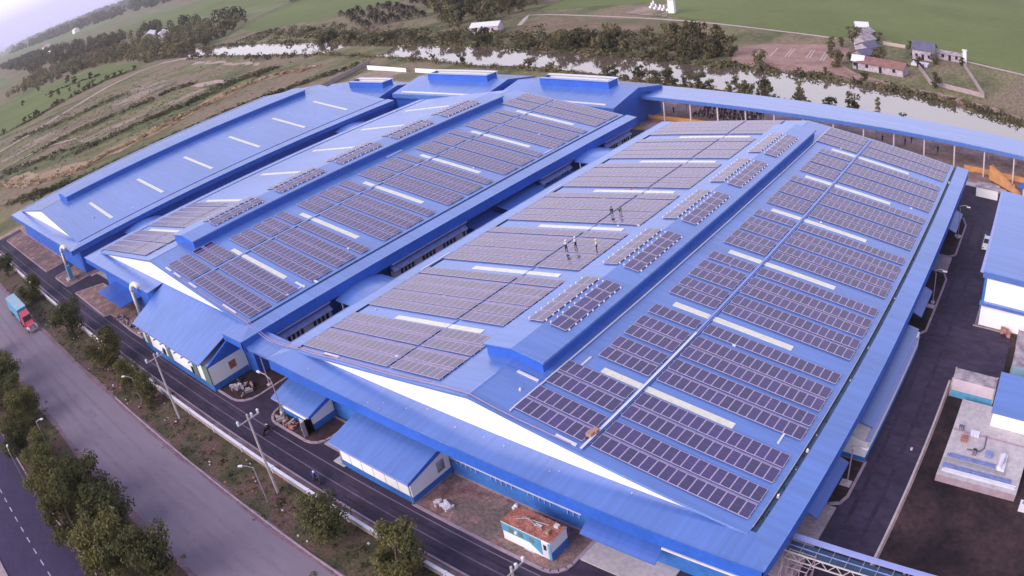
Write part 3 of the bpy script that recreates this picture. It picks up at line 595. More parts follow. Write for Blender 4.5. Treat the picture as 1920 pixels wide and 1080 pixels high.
slab_roof('awning', 30.5, 34.0, 79.5, 88, 4.4, 3.2, 'blue awning on right wall of nearest hall, far one', 'awning')
# ------------------------------------------------------------------ small buildings
def shed(name, x0, x1, y0, y1, zf, zb, label, over=0.6, base=0.9, cat='annex building', right_win=None, walls='white_wall'):
    root = empty(name, ((x0 + x1) / 2, (y0 + y1) / 2, 0), label, cat); cx, cy = (x0 + x1) / 2, (y0 + y1) / 2
    a, b_, c, d = x0 - cx, x1 - cx, y0 - cy, y1 - cy; sl = (zb - zf) / (y1 - y0)
    MB().hexa([(a, c, .2), (b_, c, .2), (b_, d, .2), (a, d, .2), (a, c, zf - .15), (b_, c, zf - .15), (b_, d, zb - .15), (a, d, zb - .15)], walls).build('wall', root)
    MB().box(a - .06, b_ + .06, c - .06, d + .06, .2, .3 + base, 'base_blue').build('wall_base', root)
    o = over; zf2 = zf - sl * o; 
    r = MB().hexa([(a - o, c - o, zf2), (b_ + o, c - o, zf2), (b_ + o, d, zb), (a - o, d, zb), (a - o, c - o, zf2 + .14), (b_ + o, c - o, zf2 + .14), (b_ + o, d, zb + .14), (a - o, d, zb + .14)], 'roof_blue_cross').build('roof', root)
    MB().hexa([(b_ + o - .08, c - o + .01, zf2 - .28), (b_ + o, c - o + .01, zf2 - .28), (b_ + o, d - .01, zb - .55), (b_ + o - .08, d - .01, zb - .55), (b_ + o - .08, c - o + .01, zf2 - .002), (b_ + o, c - o + .01, zf2 - .002), (b_ + o, d - .01, zb - .002), (b_ + o - .08, d - .01, zb - .002)], 'clad_blue').build('barge_board', r)
    MB().box(a - o, b_ + o, c - o - .14, c - o, zf2 - .1, zf2 + .03, 'pale_blue_metal').build('gutter', root)
    for xx in (a + .2, b_ - .25): MB().box(xx, xx + .1, c - .14, c - .06, .3, zf2 - .1, 'galv').build('downpipe', root)
    if right_win:
        for (ya, yb, za, zb2, mm) in right_win: MB().box(b_, b_ + .05, ya - cy, yb - cy, za, zb2, mm).build('window', root)
    return root
A = shed('pump_house', -16.4, -4.4, -4.6, 1.3, 3.9, 5.3, 'long white annex with blue roof by the inner road in front of nearest hall', .6, .9, 'annex building', [(-.6, .5, 1.7, 3.1, 'old_metal')])
for i in range(6): MB().box(-5.9 + i * 1.98, -4.05 + i * 1.98, -3.0, -2.985, 1.25, 3.5, 'white_wall').build('wall_panel', A)
B = shed('guard_house', -31.4, -24.6, -2.3, 1.3, 3.2, 4.2, 'small white hut with blue roof and open doors near hall corner', .7, 1.0, 'hut', [(-1.4, .2, .7, .95, 'metal_white')])
MB().box(2.4, 3.5, -3.0, -2.9, .4, 2.6, 'concrete_pale').box(3.35, 3.5, -2.9, -1.9, .4, 2.6, 'window_dark').build('door', B); MB().box(3.42, 3.5, -3.6, -1.9, .4, 2.6, 'concrete').build('door', B)
# big attached annex on the middle hall
r = empty('annex_building', (-58, -2, 0), 'big white annex under a long blue roof attached to the middle hall', 'annex building')
x0, x1 = -71.2 + 58, -45.2 + 58
MB().hexa([(x0 + 1.5, -3.1, .2), (x1, -3.1, .2), (x1, 3.4, .2), (x0 + 1.5, 3.4, .2), (x0 + 1.5, -3.1, 4.3), (x1, -3.1, 4.3), (x1, 3.4, 4.3), (x0 + 1.5, 3.4, 4.3)], 'white_wall').build('wall', r)
MB().box(x0 + 1.4, x1 + .06, -3.16, 3.3, .2, 1.35, 'base_blue').build('wall_base', r)
MB().face([(x0, -3.3, 4.3), (x0, 4.15, 7.9), (x0, 4.15, 4.3)], 'clad_blue').build('side_cladding', r)
MB().hexa([(x1 - .3, -3.2, 4.25), (x1 + .02, -3.2, 4.25), (x1 + .02, 4.1, 4.25), (x1 - .3, 4.1, 4.25), (x1 - .3, -3.2, 4.4), (x1 + .02, -3.2, 4.4), (x1 + .02, 4.1, 7.8), (x1 - .3, 4.1, 7.8)], 'clad_blue').build('side_cladding', r)
MB().hexa([(x0, -3.9, 4.62), (x1 - 1.2, -3.9, 4.62), (x1 + .0, 4.25, 8.2), (x0, 4.25, 8.2), (x0, -3.9, 4.76), (x1 - 1.2, -3.9, 4.76), (x1 + .0, 4.25, 8.34), (x0, 4.25, 8.34)], 'roof_blue_cross').build('roof', r)
for i in range(9): MB().box(x0 + 2.2 + i * 2.5, x0 + 2.5 + i * 2.5, -4.35, -3.85, 4.62, 4.82, 'pale_blue_metal').build('rafter_end', r)
for i, xx in enumerate((3.0, 11.2, 20.5)): MB().box(x0 + xx, x0 + xx + 1.6, -3.22, -3.14, 1.4, 3.9, 'cloth_green').build('shutter', r)
for xx in (9.4, 19.6): MB().box(x0 + xx, x0 + xx + .9, -3.22, -3.14, 1.5, 2.6, 'window_dark').build('window', r)
MB().box(x1 - 1.8, x1 + .06, -3.3, -3.14, 1.4, 4.5, 'cloth_green').build('corner_door', r)
MB().box(x1, x1 + .05, .3, 1.5, 2.2, 3.4, 'rust_roof').build('window', r)
# site cabin (container office)
r = empty('site_cabin', (10.0, -2.2, 0.35), 'small blue and white container cabin with rusty red roof on the front yard', 'site cabin')
cx, cy = 0, 0; L2, W2 = 2.95, 1.25
MB().box(-L2, L2, -W2, W2, .1, 2.5, 'white_wall').build('cabin_body', r)
MB().box(-L2 - .02, L2 - 1.1, -W2 - .03, -W2, 1.35, 2.42, 'paint_teal').face([(L2 - 2.6, -W2 - .03, 1.35), (L2 - 1.1, -W2 - .03, .3), (L2 - 1.1, -W2 - .03, 1.35)], 'paint_teal').box(L2 - .28, L2 + .02, -W2 - .03, -W2, .1, 2.42, 'paint_teal').build('front_stripe', r)
MB().box(L2, L2 + .03, -W2, W2, .1, 1.15, 'base_blue').build('side_stripe', r)
MB().box(L2 - 1.0, L2 - .35, -W2 - .05, -W2 - .01, .2, 2.3, 'metal_white').box(L2 - .85, L2 - .5, -W2 - .07, -W2 - .04, 1.3, 2.0, 'window_dark').build('door', r)
for xx in (-2.1, -.9, .4): MB().box(xx, xx + .55, -W2 - .05, -W2 - .02, 1.5, 2.2, 'cloth_green').build('window', r)
MB().ball((-1.15, -W2 - .06, 1.9), .22, 'metal_white', 8, 4).build('emblem', r)
b = MB().box(-L2 - .05, L2 + .05, -W2 - .05, W2 + .05, 2.5, 2.62, 'metal_white', 'rust_roof').build('roof', r)
o = MB().tube([(8.6, -2.1, 3.1), (11.6, -1.7, 3.15)], .05, 'galv').tube([(8.8, -1.9, 3.15), (11.3, -2.5, 3.1)], .05, 'galv').tube([(8.2, -2.6, 3.1), (9.4, -1.9, 3.2)], .05, 'galv').box(12.0, 12.5, -1.6, -1.2, 3.0, 3.3, 'litter').box(11.8, 12.2, -2.7, -2.3, 3.0, 3.4, 'dirt_orange').box(10.2, 11.0, -2.3, -2.0, 3.0, 3.1, 'metal_white').build('scrap_pile'); tag(o, 'metal scraps and pipes lying on the red cabin roof', 'scrap')
o = MB().ball((7.1, -1.2, 3.1), .25, 'metal_white', 8, 5).box(6.9, 7.2, -1.6, -.9, 2.95, 3.2, 'metal_white').build('water_tank'); tag(o, 'small white tank on the left end of the red cabin roof', 'tank')
# east annex E2
r = empty('annex_building', (33, 35, 0), 'long low annex with blue roof and white edge on right side of nearest hall', 'annex building')
MB().hexa([(-2.3, -11.8, .2), (1.5, -11.8, .2), (1.5, 12.2, .2), (-2.3, 12.2, .2), (-2.3, -11.8, 3.6), (1.5, -11.8, 2.9), (1.5, 12.2, 2.9), (-2.3, 12.2, 3.6)], 'white_wall').build('wall', r)
MB().box(-2.3, 1.56, -11.86, 12.2, .2, 1.0, 'base_blue').build('wall_base', r)
MB().hexa([(-2.4, -9.3, 3.75), (1.3, -9.3, 3.05), (1.3, 12.4, 3.05), (-2.4, 12.4, 3.75), (-2.4, -9.3, 3.9), (1.3, -9.3, 3.2), (1.3, 12.4, 3.2), (-2.4, 12.4, 3.9)], 'roof_blue_cross').build('roof', r)
MB().box(1.3, 1.75, -11.6, 10.4, 3.0, 3.14, 'pale_blue_metal').build('gutter', r)
MB().hexa([(-2.2, -11.7, 3.55), (1.3, -11.7, 2.95), (1.3, -9.4, 2.95), (-2.2, -9.4, 3.55), (-2.2, -11.7, 3.65), (1.3, -11.7, 3.05), (1.3, -9.4, 3.05), (-2.2, -9.4, 3.65)], 'concrete_pale').build('flat_roof', r)
# right-hand buildings
r = empty('warehouse', (50, 73, 0), 'blue roofed warehouse with white end wall at right edge', 'warehouse')
MB().box(-8.0, 9, -15.7, 16, .2, 8.3, 'white_wall').build('wall', r)
MB().box(-8.12, -8.0, -15.7, 16, .2, 8.2, 'base_blue').build('side_cladding', r)
MB().hexa([(-8.4, -15.9, 8.45), (9.4, -15.9, 8.0), (9.4, 16.3, 8.0), (-8.4, 16.3, 8.45), (-8.4, -15.9, 8.65), (9.4, -15.9, 8.2), (9.4, 16.3, 8.2), (-8.4, 16.3, 8.65)], 'roof_blue').build('roof', r)
MB().box(-8.4, 9.4, -16.05, -15.9, 7.7, 8.55, 'roof_blue_cross').build('fascia', r)
MB().box(-8.3, 9, -16.3, -15.7, 3.6, 4.1, 'roof_blue_cross').build('ledge', r)
MB().box(-8.1, -7.7, -15.8, -15.7, 4.1, 7.7, 'base_blue').build('corner_trim', r)
MB().box(-8.9, -8.4, -16.0, 16.3, 8.35, 8.5, 'pale_blue_metal').build('gutter', r)
r = empty('store_building', (54, 37.4, 0), 'low blue roofed store with white wall beside the concrete slab', 'store')
MB().box(-6.2, 6, -3.4, 3.6, .2, 3.2, 'white_wall').build('wall', r)
MB().hexa([(-6.5, -3.7, 3.2), (6.3, -3.7, 3.2), (6.3, 4.0, 3.2), (-6.5, 4.0, 3.2), (-6.5, -3.7, 3.34), (6.3, -3.7, 3.34), (6.3, 4.0, 3.9), (-6.5, 4.0, 3.9)], 'roof_blue').build('roof', r)
# old container
def container(x, y, rz, L, m1, m2, label):
    r = empty('shipping_container', (x, y, .3), label, 'container', rz=rz)
    b = MB().box(-L / 2, L / 2, -1.22, 1.22, 0, 2.55, m1, 'old_metal')
    for i in range(int(L / .3)): b.box(-L / 2 + .05 + i * .3, -L / 2 + .17 + i * .3, -1.26, -1.22, .15, 2.4, m1)
    b.build('container_body', r); MB().box(-L / 2 + .02, L / 2 - .02, -1.29, -1.26, .1, 1.0, m2).build('side_stripe', r)
    for s in (-1, 1):
        for t in (-1, 1): MB().box(s * L / 2 - .1, s * L / 2 + .1, t * 1.22 - .08, t * 1.22 + .08, 0, 2.6, 'old_metal').build('corner_post', r)
container(44.2, 40.2, 0, 6.06, 'pink_wall', 'paint_teal', 'worn pinkish container with blue lower stripe by the store building')
container(50.0, 49.5, pi / 2, 9, 'paint_cyan', 'paint_cyan', 'pale blue container at the right edge behind the white wall')
# slab with materials
r = empty('loading_platform', (48.6, 30.5, 0), 'raised concrete platform loaded with building materials', 'platform')
MB().hexa([(-5.4, -7.0, .25), (4.9, -7.0, .25), (5.3, 7.2, .25), (-5.4, 7.2, .25), (-5.4, -7.0, 1.25), (4.9, -7.0, 1.25), (5.3, 7.2, 1.25), (-5.4, 7.2, 1.25)], 'kerb_conc', 'concrete_pale').build('slab', r)
MB().box(-5.2, 4.8, 1.0, 1.25, 1.25, 1.34, 'kerb_conc').build('ridge_strip', r)
for k, (y, m_, n_, l0, l1) in enumerate(((24.2, 'metal_white', 4, 43.6, 53.2), (24.9, 'steel_blue', 5, 43.5, 52.5), (25.9, 'galv', 4, 43.4, 51.5), (26.8, 'steel_blue', 4, 43.6, 50.0))):
    b = MB()
    for i in range(n_): b.box(l0 + i * .1 * (i % 2), l1 - .12 * ((i * 7) % 3), y + i * .15, y + i * .15 + .09, 1.26, 1.36 + .05 * (i % 2), m_)
    tag(b.build('profile_bundle'), '%s bundle of long metal profiles from the platform front edge' % nth(k), 'metal profiles', 'metal profiles on the platform')
b = MB().box(50.2, 51.2, 26.4, 29.2, 1.26, 1.6, 'metal_white').tube([(50.4, 26.5, 1.7), (50.7, 28.9, 1.7)], .3, 'metal_white').box(50.4, 51.0, 27.6, 28.2, 1.6, 1.9, 'old_metal'); tag(b.build('white_machine'), 'white machine unit standing on the platform right side', 'machine')
for k, (x, y, s_, h_, m_, lab) in enumerate(((44.6, 29.8, .9, .5, 'rust_roof', 'rust coloured crate on the platform left side'), (45.6, 31.2, 1.2, .2, 'metal_white', 'pale flat pallet on the platform back part'), (46.6, 28.0, .5, .7, 'cloth_dark', 'dark small drum stack on the platform middle'), (48.2, 28.2, 1.0, .4, 'steel_blue', 'blue grey crate on the platform middle'), (43.9, 31.6, .7, .5, 'tile_dark', 'dark crate at the platform left rear'))):
    b = MB().box(x, x + s_, y, y + s_ * .8, 1.26, 1.26 + h_, m_)
    for i in range(3): b.box(x + i * s_ / 3, x + i * s_ / 3 + .08, y - .03, y, 1.26, 1.26 + h_ + .04, 'old_metal')
    tag(b.build('crate'), lab, 'crate')
o = MB().tube([(47.8, 31.8, 1.32), (47.9, 29.6, 1.32), (47.5, 28.9, 1.32), (45.8, 28.7, 1.32)], .08, 'tile_dark').build('bent_pipe'); tag(o, 'dark bent pipe lying on the platform', 'pipe')
for k, (x, y, s_, lab) in enumerate(((54.3, 22.2, .9, 'white plastic tank on dark yard below the platform, farther one'), (56.3, 17.3, .8, 'white plastic tank on dark yard at the right edge'), (39.0, 27.2, .25, 'tiny white bucket on the right road'))):
    b = MB().box(x, x + s_, y, y + s_, .33, .33 + s_, 'metal_white').box(x + s_ * .3, x + s_ * .7, y + s_ * .3, y + s_ * .7, .33 + s_, .4 + s_, 'old_metal'); tag(b.build('plastic_tank'), lab, 'tank')
# cartons by the warehouse wall
for k, (x, y, s_) in enumerate(((45.6, 56.0, .9), (46.5, 55.8, 1.0))):
    b = MB(); rr = random.Random(k)
    for i in range(7): a = rr.uniform(0, s_ * .6); c = rr.uniform(0, s_ * .5); h = rr.uniform(0, .9); b.box(x + a, x + a + .5, y + c - .3, y + c + .2, .35 + h * .6, .35 + h * .6 + .5, rr.choice(['cardboard', 'rust_roof']))
    tag(b.build('carton_pile'), ('left', 'right')[k] + ' pile of brown cartons against the white warehouse wall', 'cartons', 'carton piles')
# ------------------------------------------------------------------ rear buildings
def rear(x0, x1, y0, y1, ze, zr, mx0, mx1, label):
    cx = (x0 + x1) / 2; cy = (y0 + y1) / 2; r = empty('cross_hall', (cx, cy, 0), label, 'hall', 'rear halls with roof vents'); a, b_, c, d = x0 - cx, x1 - cx, y0 - cy, y1 - cy
    MB().box(a + .5, b_ - .5, c + .8, d - .8, .2, ze - .3, 'clad_blue').extr([(c + .8, ze - .3), (d - .8, ze - .3), (0, zr - .35)], a + .5, b_ - .5, 'clad_blue', 'x').build('wall', r)
    rf = MB().extr([(c, ze), (0, zr), (d, ze), (d, ze - .2), (0, zr - .2), (c, ze - .2)], a, b_, 'roof_blue_cross', 'x').build('roof', r)
    MB().extr([(c, ze - 1.6), (0, zr - 1.2), (d, ze - 1.6), (d, ze - .21), (0, zr - .21), (c, ze - .21)], b_ - .15, b_ - .01, 'clad_blue', 'x').build('gable_cladding', r)
    MB().box(a, b_, c - .1, c, ze - 1.3, ze + .02, 'roof_blue_cross').build('fascia', r)
    MB().hexa([(a + 3, c + 1.0, ze + .17), (b_ - 3, c + 1.0, ze + .17), (b_ - 3, c + 1.7, ze + .27), (a + 3, c + 1.7, ze + .27), (a + 3, c + 1.0, ze + .27), (b_ - 3, c + 1.0, ze + .27), (b_ - 3, c + 1.7, ze + .37), (a + 3, c + 1.7, ze + .37)], 'skylight').build('skylight', rf)
    p, q = mx0 - cx, mx1 - cx; m = MB(); zt = zr + 1.35
    m.box(p, q, -2.2, -1.9, zr - .6, zt, 'clad_blue').box(p, q, 1.9, 2.2, zr - .6, zt + .1, 'white_wall').box(p, p + .2, -1.9, 1.9, zr - .6, zt, 'clad_blue').box(q - .2, q, -1.9, 1.9, zr - .6, zt, 'clad_blue')
    m.box(p + .2, q - .2, -1.9, 1.9, zr - .3, zr + .2, 'gutter_dark').build('roof_vent', r)
    MB().box(p - .1, q + .1, -2.5, -1.2, zt, zt + .12, 'roof_blue_cross').box(p - .1, q + .1, 1.2, 2.5, zt + .1, zt + .2, 'metal_white').box(q - 1, q + .1, -1.2, 1.2, zt, zt + .12, 'roof_blue_cross').build('vent_roof', r)
rear(-87, -50, 105.5, 128.5, 7.2, 9.3, -78, -57, 'rear cross hall with roof vent, nearest to the long open shed')
rear(-125, -90.5, 105.5, 128.5, 7.2, 9.3, -119, -96, 'rear cross hall with roof vent, middle of the three')
rear(-160, -128, 101, 120, 6.4, 8.2, -148, -132, 'rear cross hall with roof vent, leftmost and smallest')
o = MB().hexa([(-172, 106, 5), (-162, 103, 5), (-160, 118, 5), (-170, 121, 5), (-172, 106, 5.3), (-162, 103, 5.3), (-160, 118, 5.3), (-170, 121, 5.3)], 'concrete_pale').box(-170, -162, 107, 117, .2, 5, 'pink_wall').build('canopy_building'); tag(o, 'pale flat roofed block behind the left hall', 'building')
# long open shed
r = empty('open_shed', (0, 124, 0), 'long open sided shed with pale blue roof along the river', 'open shed')
MB().hexa([(-52, -5.9, 6.75), (75, -7.6, 6.75), (75, 6.6, 5.9), (-52, 7.4, 5.9), (-52, -5.9, 6.95), (75, -7.6, 6.95), (75, 6.6, 6.1), (-52, 7.4, 6.1)], 'roof_blue').build('roof', r)
MB().hexa([(-52, -6.05, 6.1), (75, -7.75, 6.1), (75, -7.6, 6.1), (-52, -5.9, 6.1), (-52, -6.05, 6.9), (75, -7.75, 6.9), (75, -7.6, 6.9), (-52, -5.9, 6.9)], 'roof_blue_cross').build('fascia', r)
for i in range(18):
    x = -51.5 + i * 7.2
    MB().box(x - .16, x + .16, -5.5 - .013 * (x + 52), -5.15 - .013 * (x + 52), .2, 6.7, 'pink_wall').build('column', r)
    MB().box(x - .16, x + .16, 6.0, 6.35, .2, 6.0, 'pink_wall').build('column', r)
# compound wall at back, gate frames
for (x0, y0, x1, y1, lab) in ((-197, 156, -170, 152, 'white rear compound wall, left stretch'), (-165, 152, -145, 150, 'white rear compound wall, right stretch'), (-206, 165, -191, 121, 'grey side compound wall behind the left hall')):
    d = Vector((x1 - x0, y1 - y0)).normalized(); n = Vector((-d.y, d.x)) * .15
    o = MB().hexa([(x0 - n.x, y0 - n.y, 0), (x1 - n.x, y1 - n.y, 0), (x1 + n.x, y1 + n.y, 0), (x0 + n.x, y0 + n.y, 0), (x0 - n.x, y0 - n.y, 1.8), (x1 - n.x, y1 - n.y, 1.8), (x1 + n.x, y1 + n.y, 1.8), (x0 + n.x, y0 + n.y, 1.8)], 'white_wall' if 'white' in lab else 'concrete').build('compound_wall'); tag(o, lab, 'wall')
sheet('red_soil_strip', [(-190, 140), (-196, 155), (-145, 150), (-135, 138)], 0.31, 'dirt_pink', 5, .6, 18)
# boundary fence
r = empty('boundary_fence', (0, -10.6, 0), 'low boundary wall with white coping along the grassy verge', 'fence')
MB().box(-195, 44, -.12, .12, .2, 1.1, 'concrete').build('wall', r)
MB().box(-195, 44, -.19, .19, 1.1, 1.2, 'metal_white').build('coping', r)
for i in range(34):
    x = -193 + i * 7.1; MB().box(x - .12, x + .12, -.21, .21, .2, 1.26, 'metal_white').build('pillar', r)
for k, x in enumerate((-43.5, -41.2, -38.6, -30.5)): pass
# pipe rack at the bottom right
r = empty('pipe_rack', (33, 4.5, 0), 'cream steel truss pipe rack crossing the right road at the front corner', 'pipe rack')
b = MB(); n = 16; L = 24
for i in range(n):
    x = i * L / n; b.tube([(x, -.6, 4.2), (x + L / n, -.6, 4.2)], .09, 'concrete_pale', 5).tube([(x, -.6, 5.1), (x + L / n, -.6, 5.1)], .09, 'concrete_pale', 5)
    b.tube([(x, -.6, 4.2), (x + L / n / 2, -.6, 5.1)], .05, 'concrete_pale', 5).tube([(x + L / n / 2, -.6, 5.1), (x + L / n, -.6, 4.2)], .05, 'concrete_pale', 5)
    b.tube([(x, -.6, 5.1), (x, 1.2, 5.1)], .04, 'galv', 5)
b.build('truss', r)
MB().box(.2, L, -.5, .85, 4.95, 4.99, 'gutter_dark').build('grating', r)
MB().box(.2, L, .9, 1.35, 5.2, 5.5, 'pale_blue_metal').build('pipe_cover', r)
MB().tube([(0, .25, 5.08), (L, .25, 5.08)], .07, 'steel_blue').build('pipe', r)
for x in (.1, 11.5): 
    for y in (-.6, 1.2): MB().box(x - .12, x + .12, y - .12, y + .12, .2, 5.1, 'kerb_conc').build('post', r)
r = empty('scaffold_tower', (33.5, 1.2, 0), 'cream steel frame tower standing at the front right corner of nearest hall', 'steel tower')
b = MB()
for x in (0, 1.3, 2.6):
    for y in (-3.4, -1.2, 1.0, 3.0): b.tube([(x, y, .2), (x, y, 5.2)], .07, 'kerb_conc', 5)
    for z in (1.8, 3.4, 5.1): b.tube([(x, -3.4, z), (x, 3.0, z)], .05, 'kerb_conc', 5)
for y in (-3.4, -1.2, 1.0, 3.0):
    for z in (1.8, 3.4, 5.1): b.tube([(0, y, z), (2.6, y, z)], .05, 'kerb_conc', 5)
b.build('steel_frame', r)
MB().box(0, 2.6, -3.4, 3.0, 1.75, 1.8, 'galv').build('landing', r)
# arched bent rods
# exhaust ducts
def duct(x, y, h, label):
    r = empty('exhaust_duct', (x, y, .3), label, 'exhaust duct', 'curved exhaust ducts')
    arc = [(0, 0, h - 1.7)] + [(1.25 * (1 - cos(a)), .4 * (1 - cos(a)), h - 1.7 + 1.35 * sin(a)) for a in [pi * t / 10 for t in range(1, 9)]]
    MB().tube([(0, 0, 0.2), (0, 0, h - 1.7)], .36, 'galv', 10).build('pipe', r, smooth=True)
    MB().tube(arc, .4, 'cloth_white', 10, .5).build('elbow', r, smooth=True)
    MB().box(-1.0, 1.3, -1.0, 1.0, 0, .5, 'concrete_pale').build('plinth', r)
    MB().box(.3, 1.4, -.5, .5, .5, 3.6, 'paint_teal').build('filter_box', r)
    for a in (-.45, .45): MB().tube([(1.6, a, .4), (1.2, a, 4.2)], .07, 'galv', 5).build('strut', r)
duct(-121.6, -2.4, 8.6, 'curved white exhaust duct in front of the left hall corner')
duct(-76.2, -2.3, 9.4, 'curved white exhaust duct in front of the middle hall')
# ------------------------------------------------------------------ poles and lamps
def epole(x, y, h, label, lamp=True):
    r = empty('power_pole', (x, y, .3), label, 'power pole', 'concrete power poles along the verge')
    MB().tube([(0, 0, 0), (0, 0, h)], .19, 'concrete_pale', 8, .11).build('pole', r)
    MB().box(-.06, .06, -1.5, 1.5, h - .75, h - .62, 'galv').build('crossarm', r)
    for yy in (-1.4, .55, 1.4): MB().tube([(0, yy, h - .62), (0, yy, h - .3)], .13, 'metal_white', 7).ball((0, yy, h - .25), .17, 'metal_white').build('insulator', r)
    return r
epole(-19.2, -12.6, 11.2, 'concrete power pole with crossarm, middle of three on the verge')
epole(-44.5, -12.3, 10.6, 'concrete power pole with crossarm by the big annex')
epole(17.0, -12.4, 10.3, 'concrete power pole at the bottom edge with its top just in view')
def lamp(x, y, h, ax, ay, label, group='street lamps on the verge', m='galv'):
    r = empty('street_lamp', (x, y, .3), label, 'street lamp', group)
    MB().tube([(0, 0, 0), (0, 0, h)], .09, m, 6, .06).build('pole', r)
    MB().tube([(0, 0, h - .1), (ax * .5, ay * .5, h + .25), (ax, ay, h + .3)], .045, m, 5).build('arm', r)
    l = hypot(ax, ay); MB().box(-.14, .14, -.28, .28, -.06, .07, 'metal_white').build('lamp_head', r, (ax, ay, h + .3)).rotation_euler = (0, 0, math.atan2(ay, ax) + pi / 2)
lamp(-18.9, -14.4, 5.2, -1.1, -1.0, 'thin verge street lamp beside the middle power pole')
lamp(-54.6, -14.0, 4.2, -1.2, -1.0, 'thin verge street lamp left of the big annex pole')
lamp(-53.5, -31.6, 7, .9, .9, 'street lamp among the median trees, its white head by the grass')
lamp(-50.6, -38.0, 7, -.9, .2, 'street lamp at the median edge over the outer road')
def arch_lamp(x, y, h, w, label, ang=0, group='double arm yard lamps'):
    r = empty('yard_lamp', (x, y, .35), label, 'yard lamp', group, ang)
    MB().tube([(0, 0, 0), (0, 0, h)], .09, 'kerb_conc', 6, .07).build('pole', r)
    MB().tube([(0, 0, h - .3), (-.2, 0, h + .4), (-w * .5, 0, h + .75), (-w, 0, h + .6)], .07, 'kerb_conc', 6).build('arm', r)
    MB().box(-w - .6, -w + .1, -.14, .14, h + .5, h + .64, 'metal_white').build('lamp_head', r)
    MB().box(-.3, .3, -.3, .3, 0, .25, 'concrete_pale').build('base', r)
arch_lamp(-29.6, -3.4, 6.2, 2.6, 'curved arm yard lamp on the dark yard by the small hut', 0)
arch_lamp(-38.9, .6, 5.0, 1.5, 'yard lamp standing between the front corners of two halls', pi)
arch_lamp(33.9, 19.3, 4.6, -1.6, 'curved arm yard lamp beside the right road, nearest the front', 0)
arch_lamp(33.9, 60.0, 4.8, -1.6, 'curved arm yard lamp beside the right road, middle', 0)
arch_lamp(33.9, 84.0, 5.4, -1.8, 'curved arm yard lamp beside the right road, far end', 0)
# ------------------------------------------------------------------ people, vehicles
def person(x, y, z, rz, shirt, trousers, hat, label, pose='stand'):
    r = empty('person', (x, y, z), label, 'person', rz=rz)
    P = {'hip': (0, 0, .92), 'chest': (0, 0, 1.3), 'neck': (0, .01, 1.46), 'head': (0, .03, 1.6), 'kL': (-.1, .03, .48), 'fL': (-.12, 0, .06), 'tL': (-.12, .16, .04), 'kR': (.1, .05, .48), 'fR': (.14, -.04, .06), 'tR': (.14, .12, .04),
         'sL': (-.19, 0, 1.38), 'eL': (-.26, .04, 1.1), 'hL': (-.24, .2, .9), 'sR': (.19, 0, 1.38), 'eR': (.27, .06, 1.12), 'hR': (.22, .26, 1.02)}
    if pose == 'crouch':
        P.update(hip=(0, -.1, .42), chest=(0, .12, .78), neck=(0, .22, .92), head=(0, .3, 1.03), kL=(-.15, .28, .5), kR=(.15, .28, .5), sL=(-.19, .15, .85), sR=(.19, .15, .85), eL=(-.24, .32, .62), eR=(.24, .32, .62), hL=(-.14, .5, .4), hR=(.14, .5, .4))
    if pose == 'ride':
        P.update(hip=(0, -.2, .8), chest=(0, -.08, 1.18), neck=(0, -.02, 1.34), head=(0, .03, 1.5), kL=(-.2, .25, .72), kR=(.2, .25, .72), fL=(-.2, .12, .3), fR=(.2, .12, .3), tL=(-.2, .28, .28), tR=(.2, .28, .28), sL=(-.19, -.05, 1.26), sR=(.19, -.05, 1.26), eL=(-.28, .18, 1.05), eR=(.28, .18, 1.05), hL=(-.26, .42, 1.02), hR=(.26, .42, 1.02))
    rad = dict(hip=.15, chest=.165, neck=.065, head=.105, kL=.075, kR=.075, fL=.05, fR=.05, tL=.04, tR=.04, sL=.075, sR=.075, eL=.05, eR=.05, hL=.035, hR=.035)
    K = list(P); E = [('hip', 'chest'), ('chest', 'neck'), ('neck', 'head'), ('hip', 'kL'), ('kL', 'fL'), ('fL', 'tL'), ('hip', 'kR'), ('kR', 'fR'), ('fR', 'tR'), ('chest', 'sL'), ('sL', 'eL'), ('eL', 'hL'), ('chest', 'sR'), ('sR', 'eR'), ('eR', 'hR')]
    me = bpy.data.meshes.new('body'); me.from_pydata([P[k] for k in K], [(K.index(a), K.index(b)) for a, b in E], [])
    o = bpy.data.objects.new('body', me); C.objects.link(o); sk = o.modifiers.new('skin', 'SKIN'); ss = o.modifiers.new('sub', 'SUBSURF'); ss.levels = ss.render_levels = 1
    for i, k in enumerate(K):
        me.skin_vertices[0].data[i].radius = (rad[k], rad[k]); me.skin_vertices[0].data[i].use_root = (k == 'hip')
    bpy.context.view_layer.update(); dg = bpy.context.evaluated_depsgraph_get(); m2 = bpy.data.meshes.new_from_object(o.evaluated_get(dg)); bpy.data.objects.remove(o)
    m2.materials.clear()
    for mm in (shirt, trousers, 'skin', 'cloth_dark'): m2.materials.append(MATS[mm])
    nk = Vector(P['neck']).z; hz = Vector(P['hip'])
    for p in m2.polygons:
        c = p.center; near = min(K, key=lambda k: (Vector(P[k]) - c).length)
        p.material_index = 2 if near in ('head', 'neck', 'hL', 'hR') else 1 if near in ('hip', 'kL', 'kR') else 3 if near[0] in 'ft' else 0; p.use_smooth = True
    bo = bpy.data.objects.new('body', m2); C.objects.link(bo); bo.parent = r
    h = Vector(P['head'])
    MB().ball((h.x, h.y, h.z + .05), .135, hat, 10, 6, .85).box(h.x - .07, h.x + .07, h.y + .08, h.y + .19, h.z + .02, h.z + .05, hat).build('helmet', r, smooth=False)
    return r
person(-10.9, 35.4, zR(10.9) + .02 + .17, 1.2, 'cloth_white', 'cloth_dark', 'helmet_white', 'standing worker in white shirt between the left slope panels, facing another')
person(-11.6, 34.2, zR(11.6) + .2, .2, 'pink_wall', 'cloth_dark', 'helmet_white', 'worker in pale pink shirt standing just left of the other white helmet')
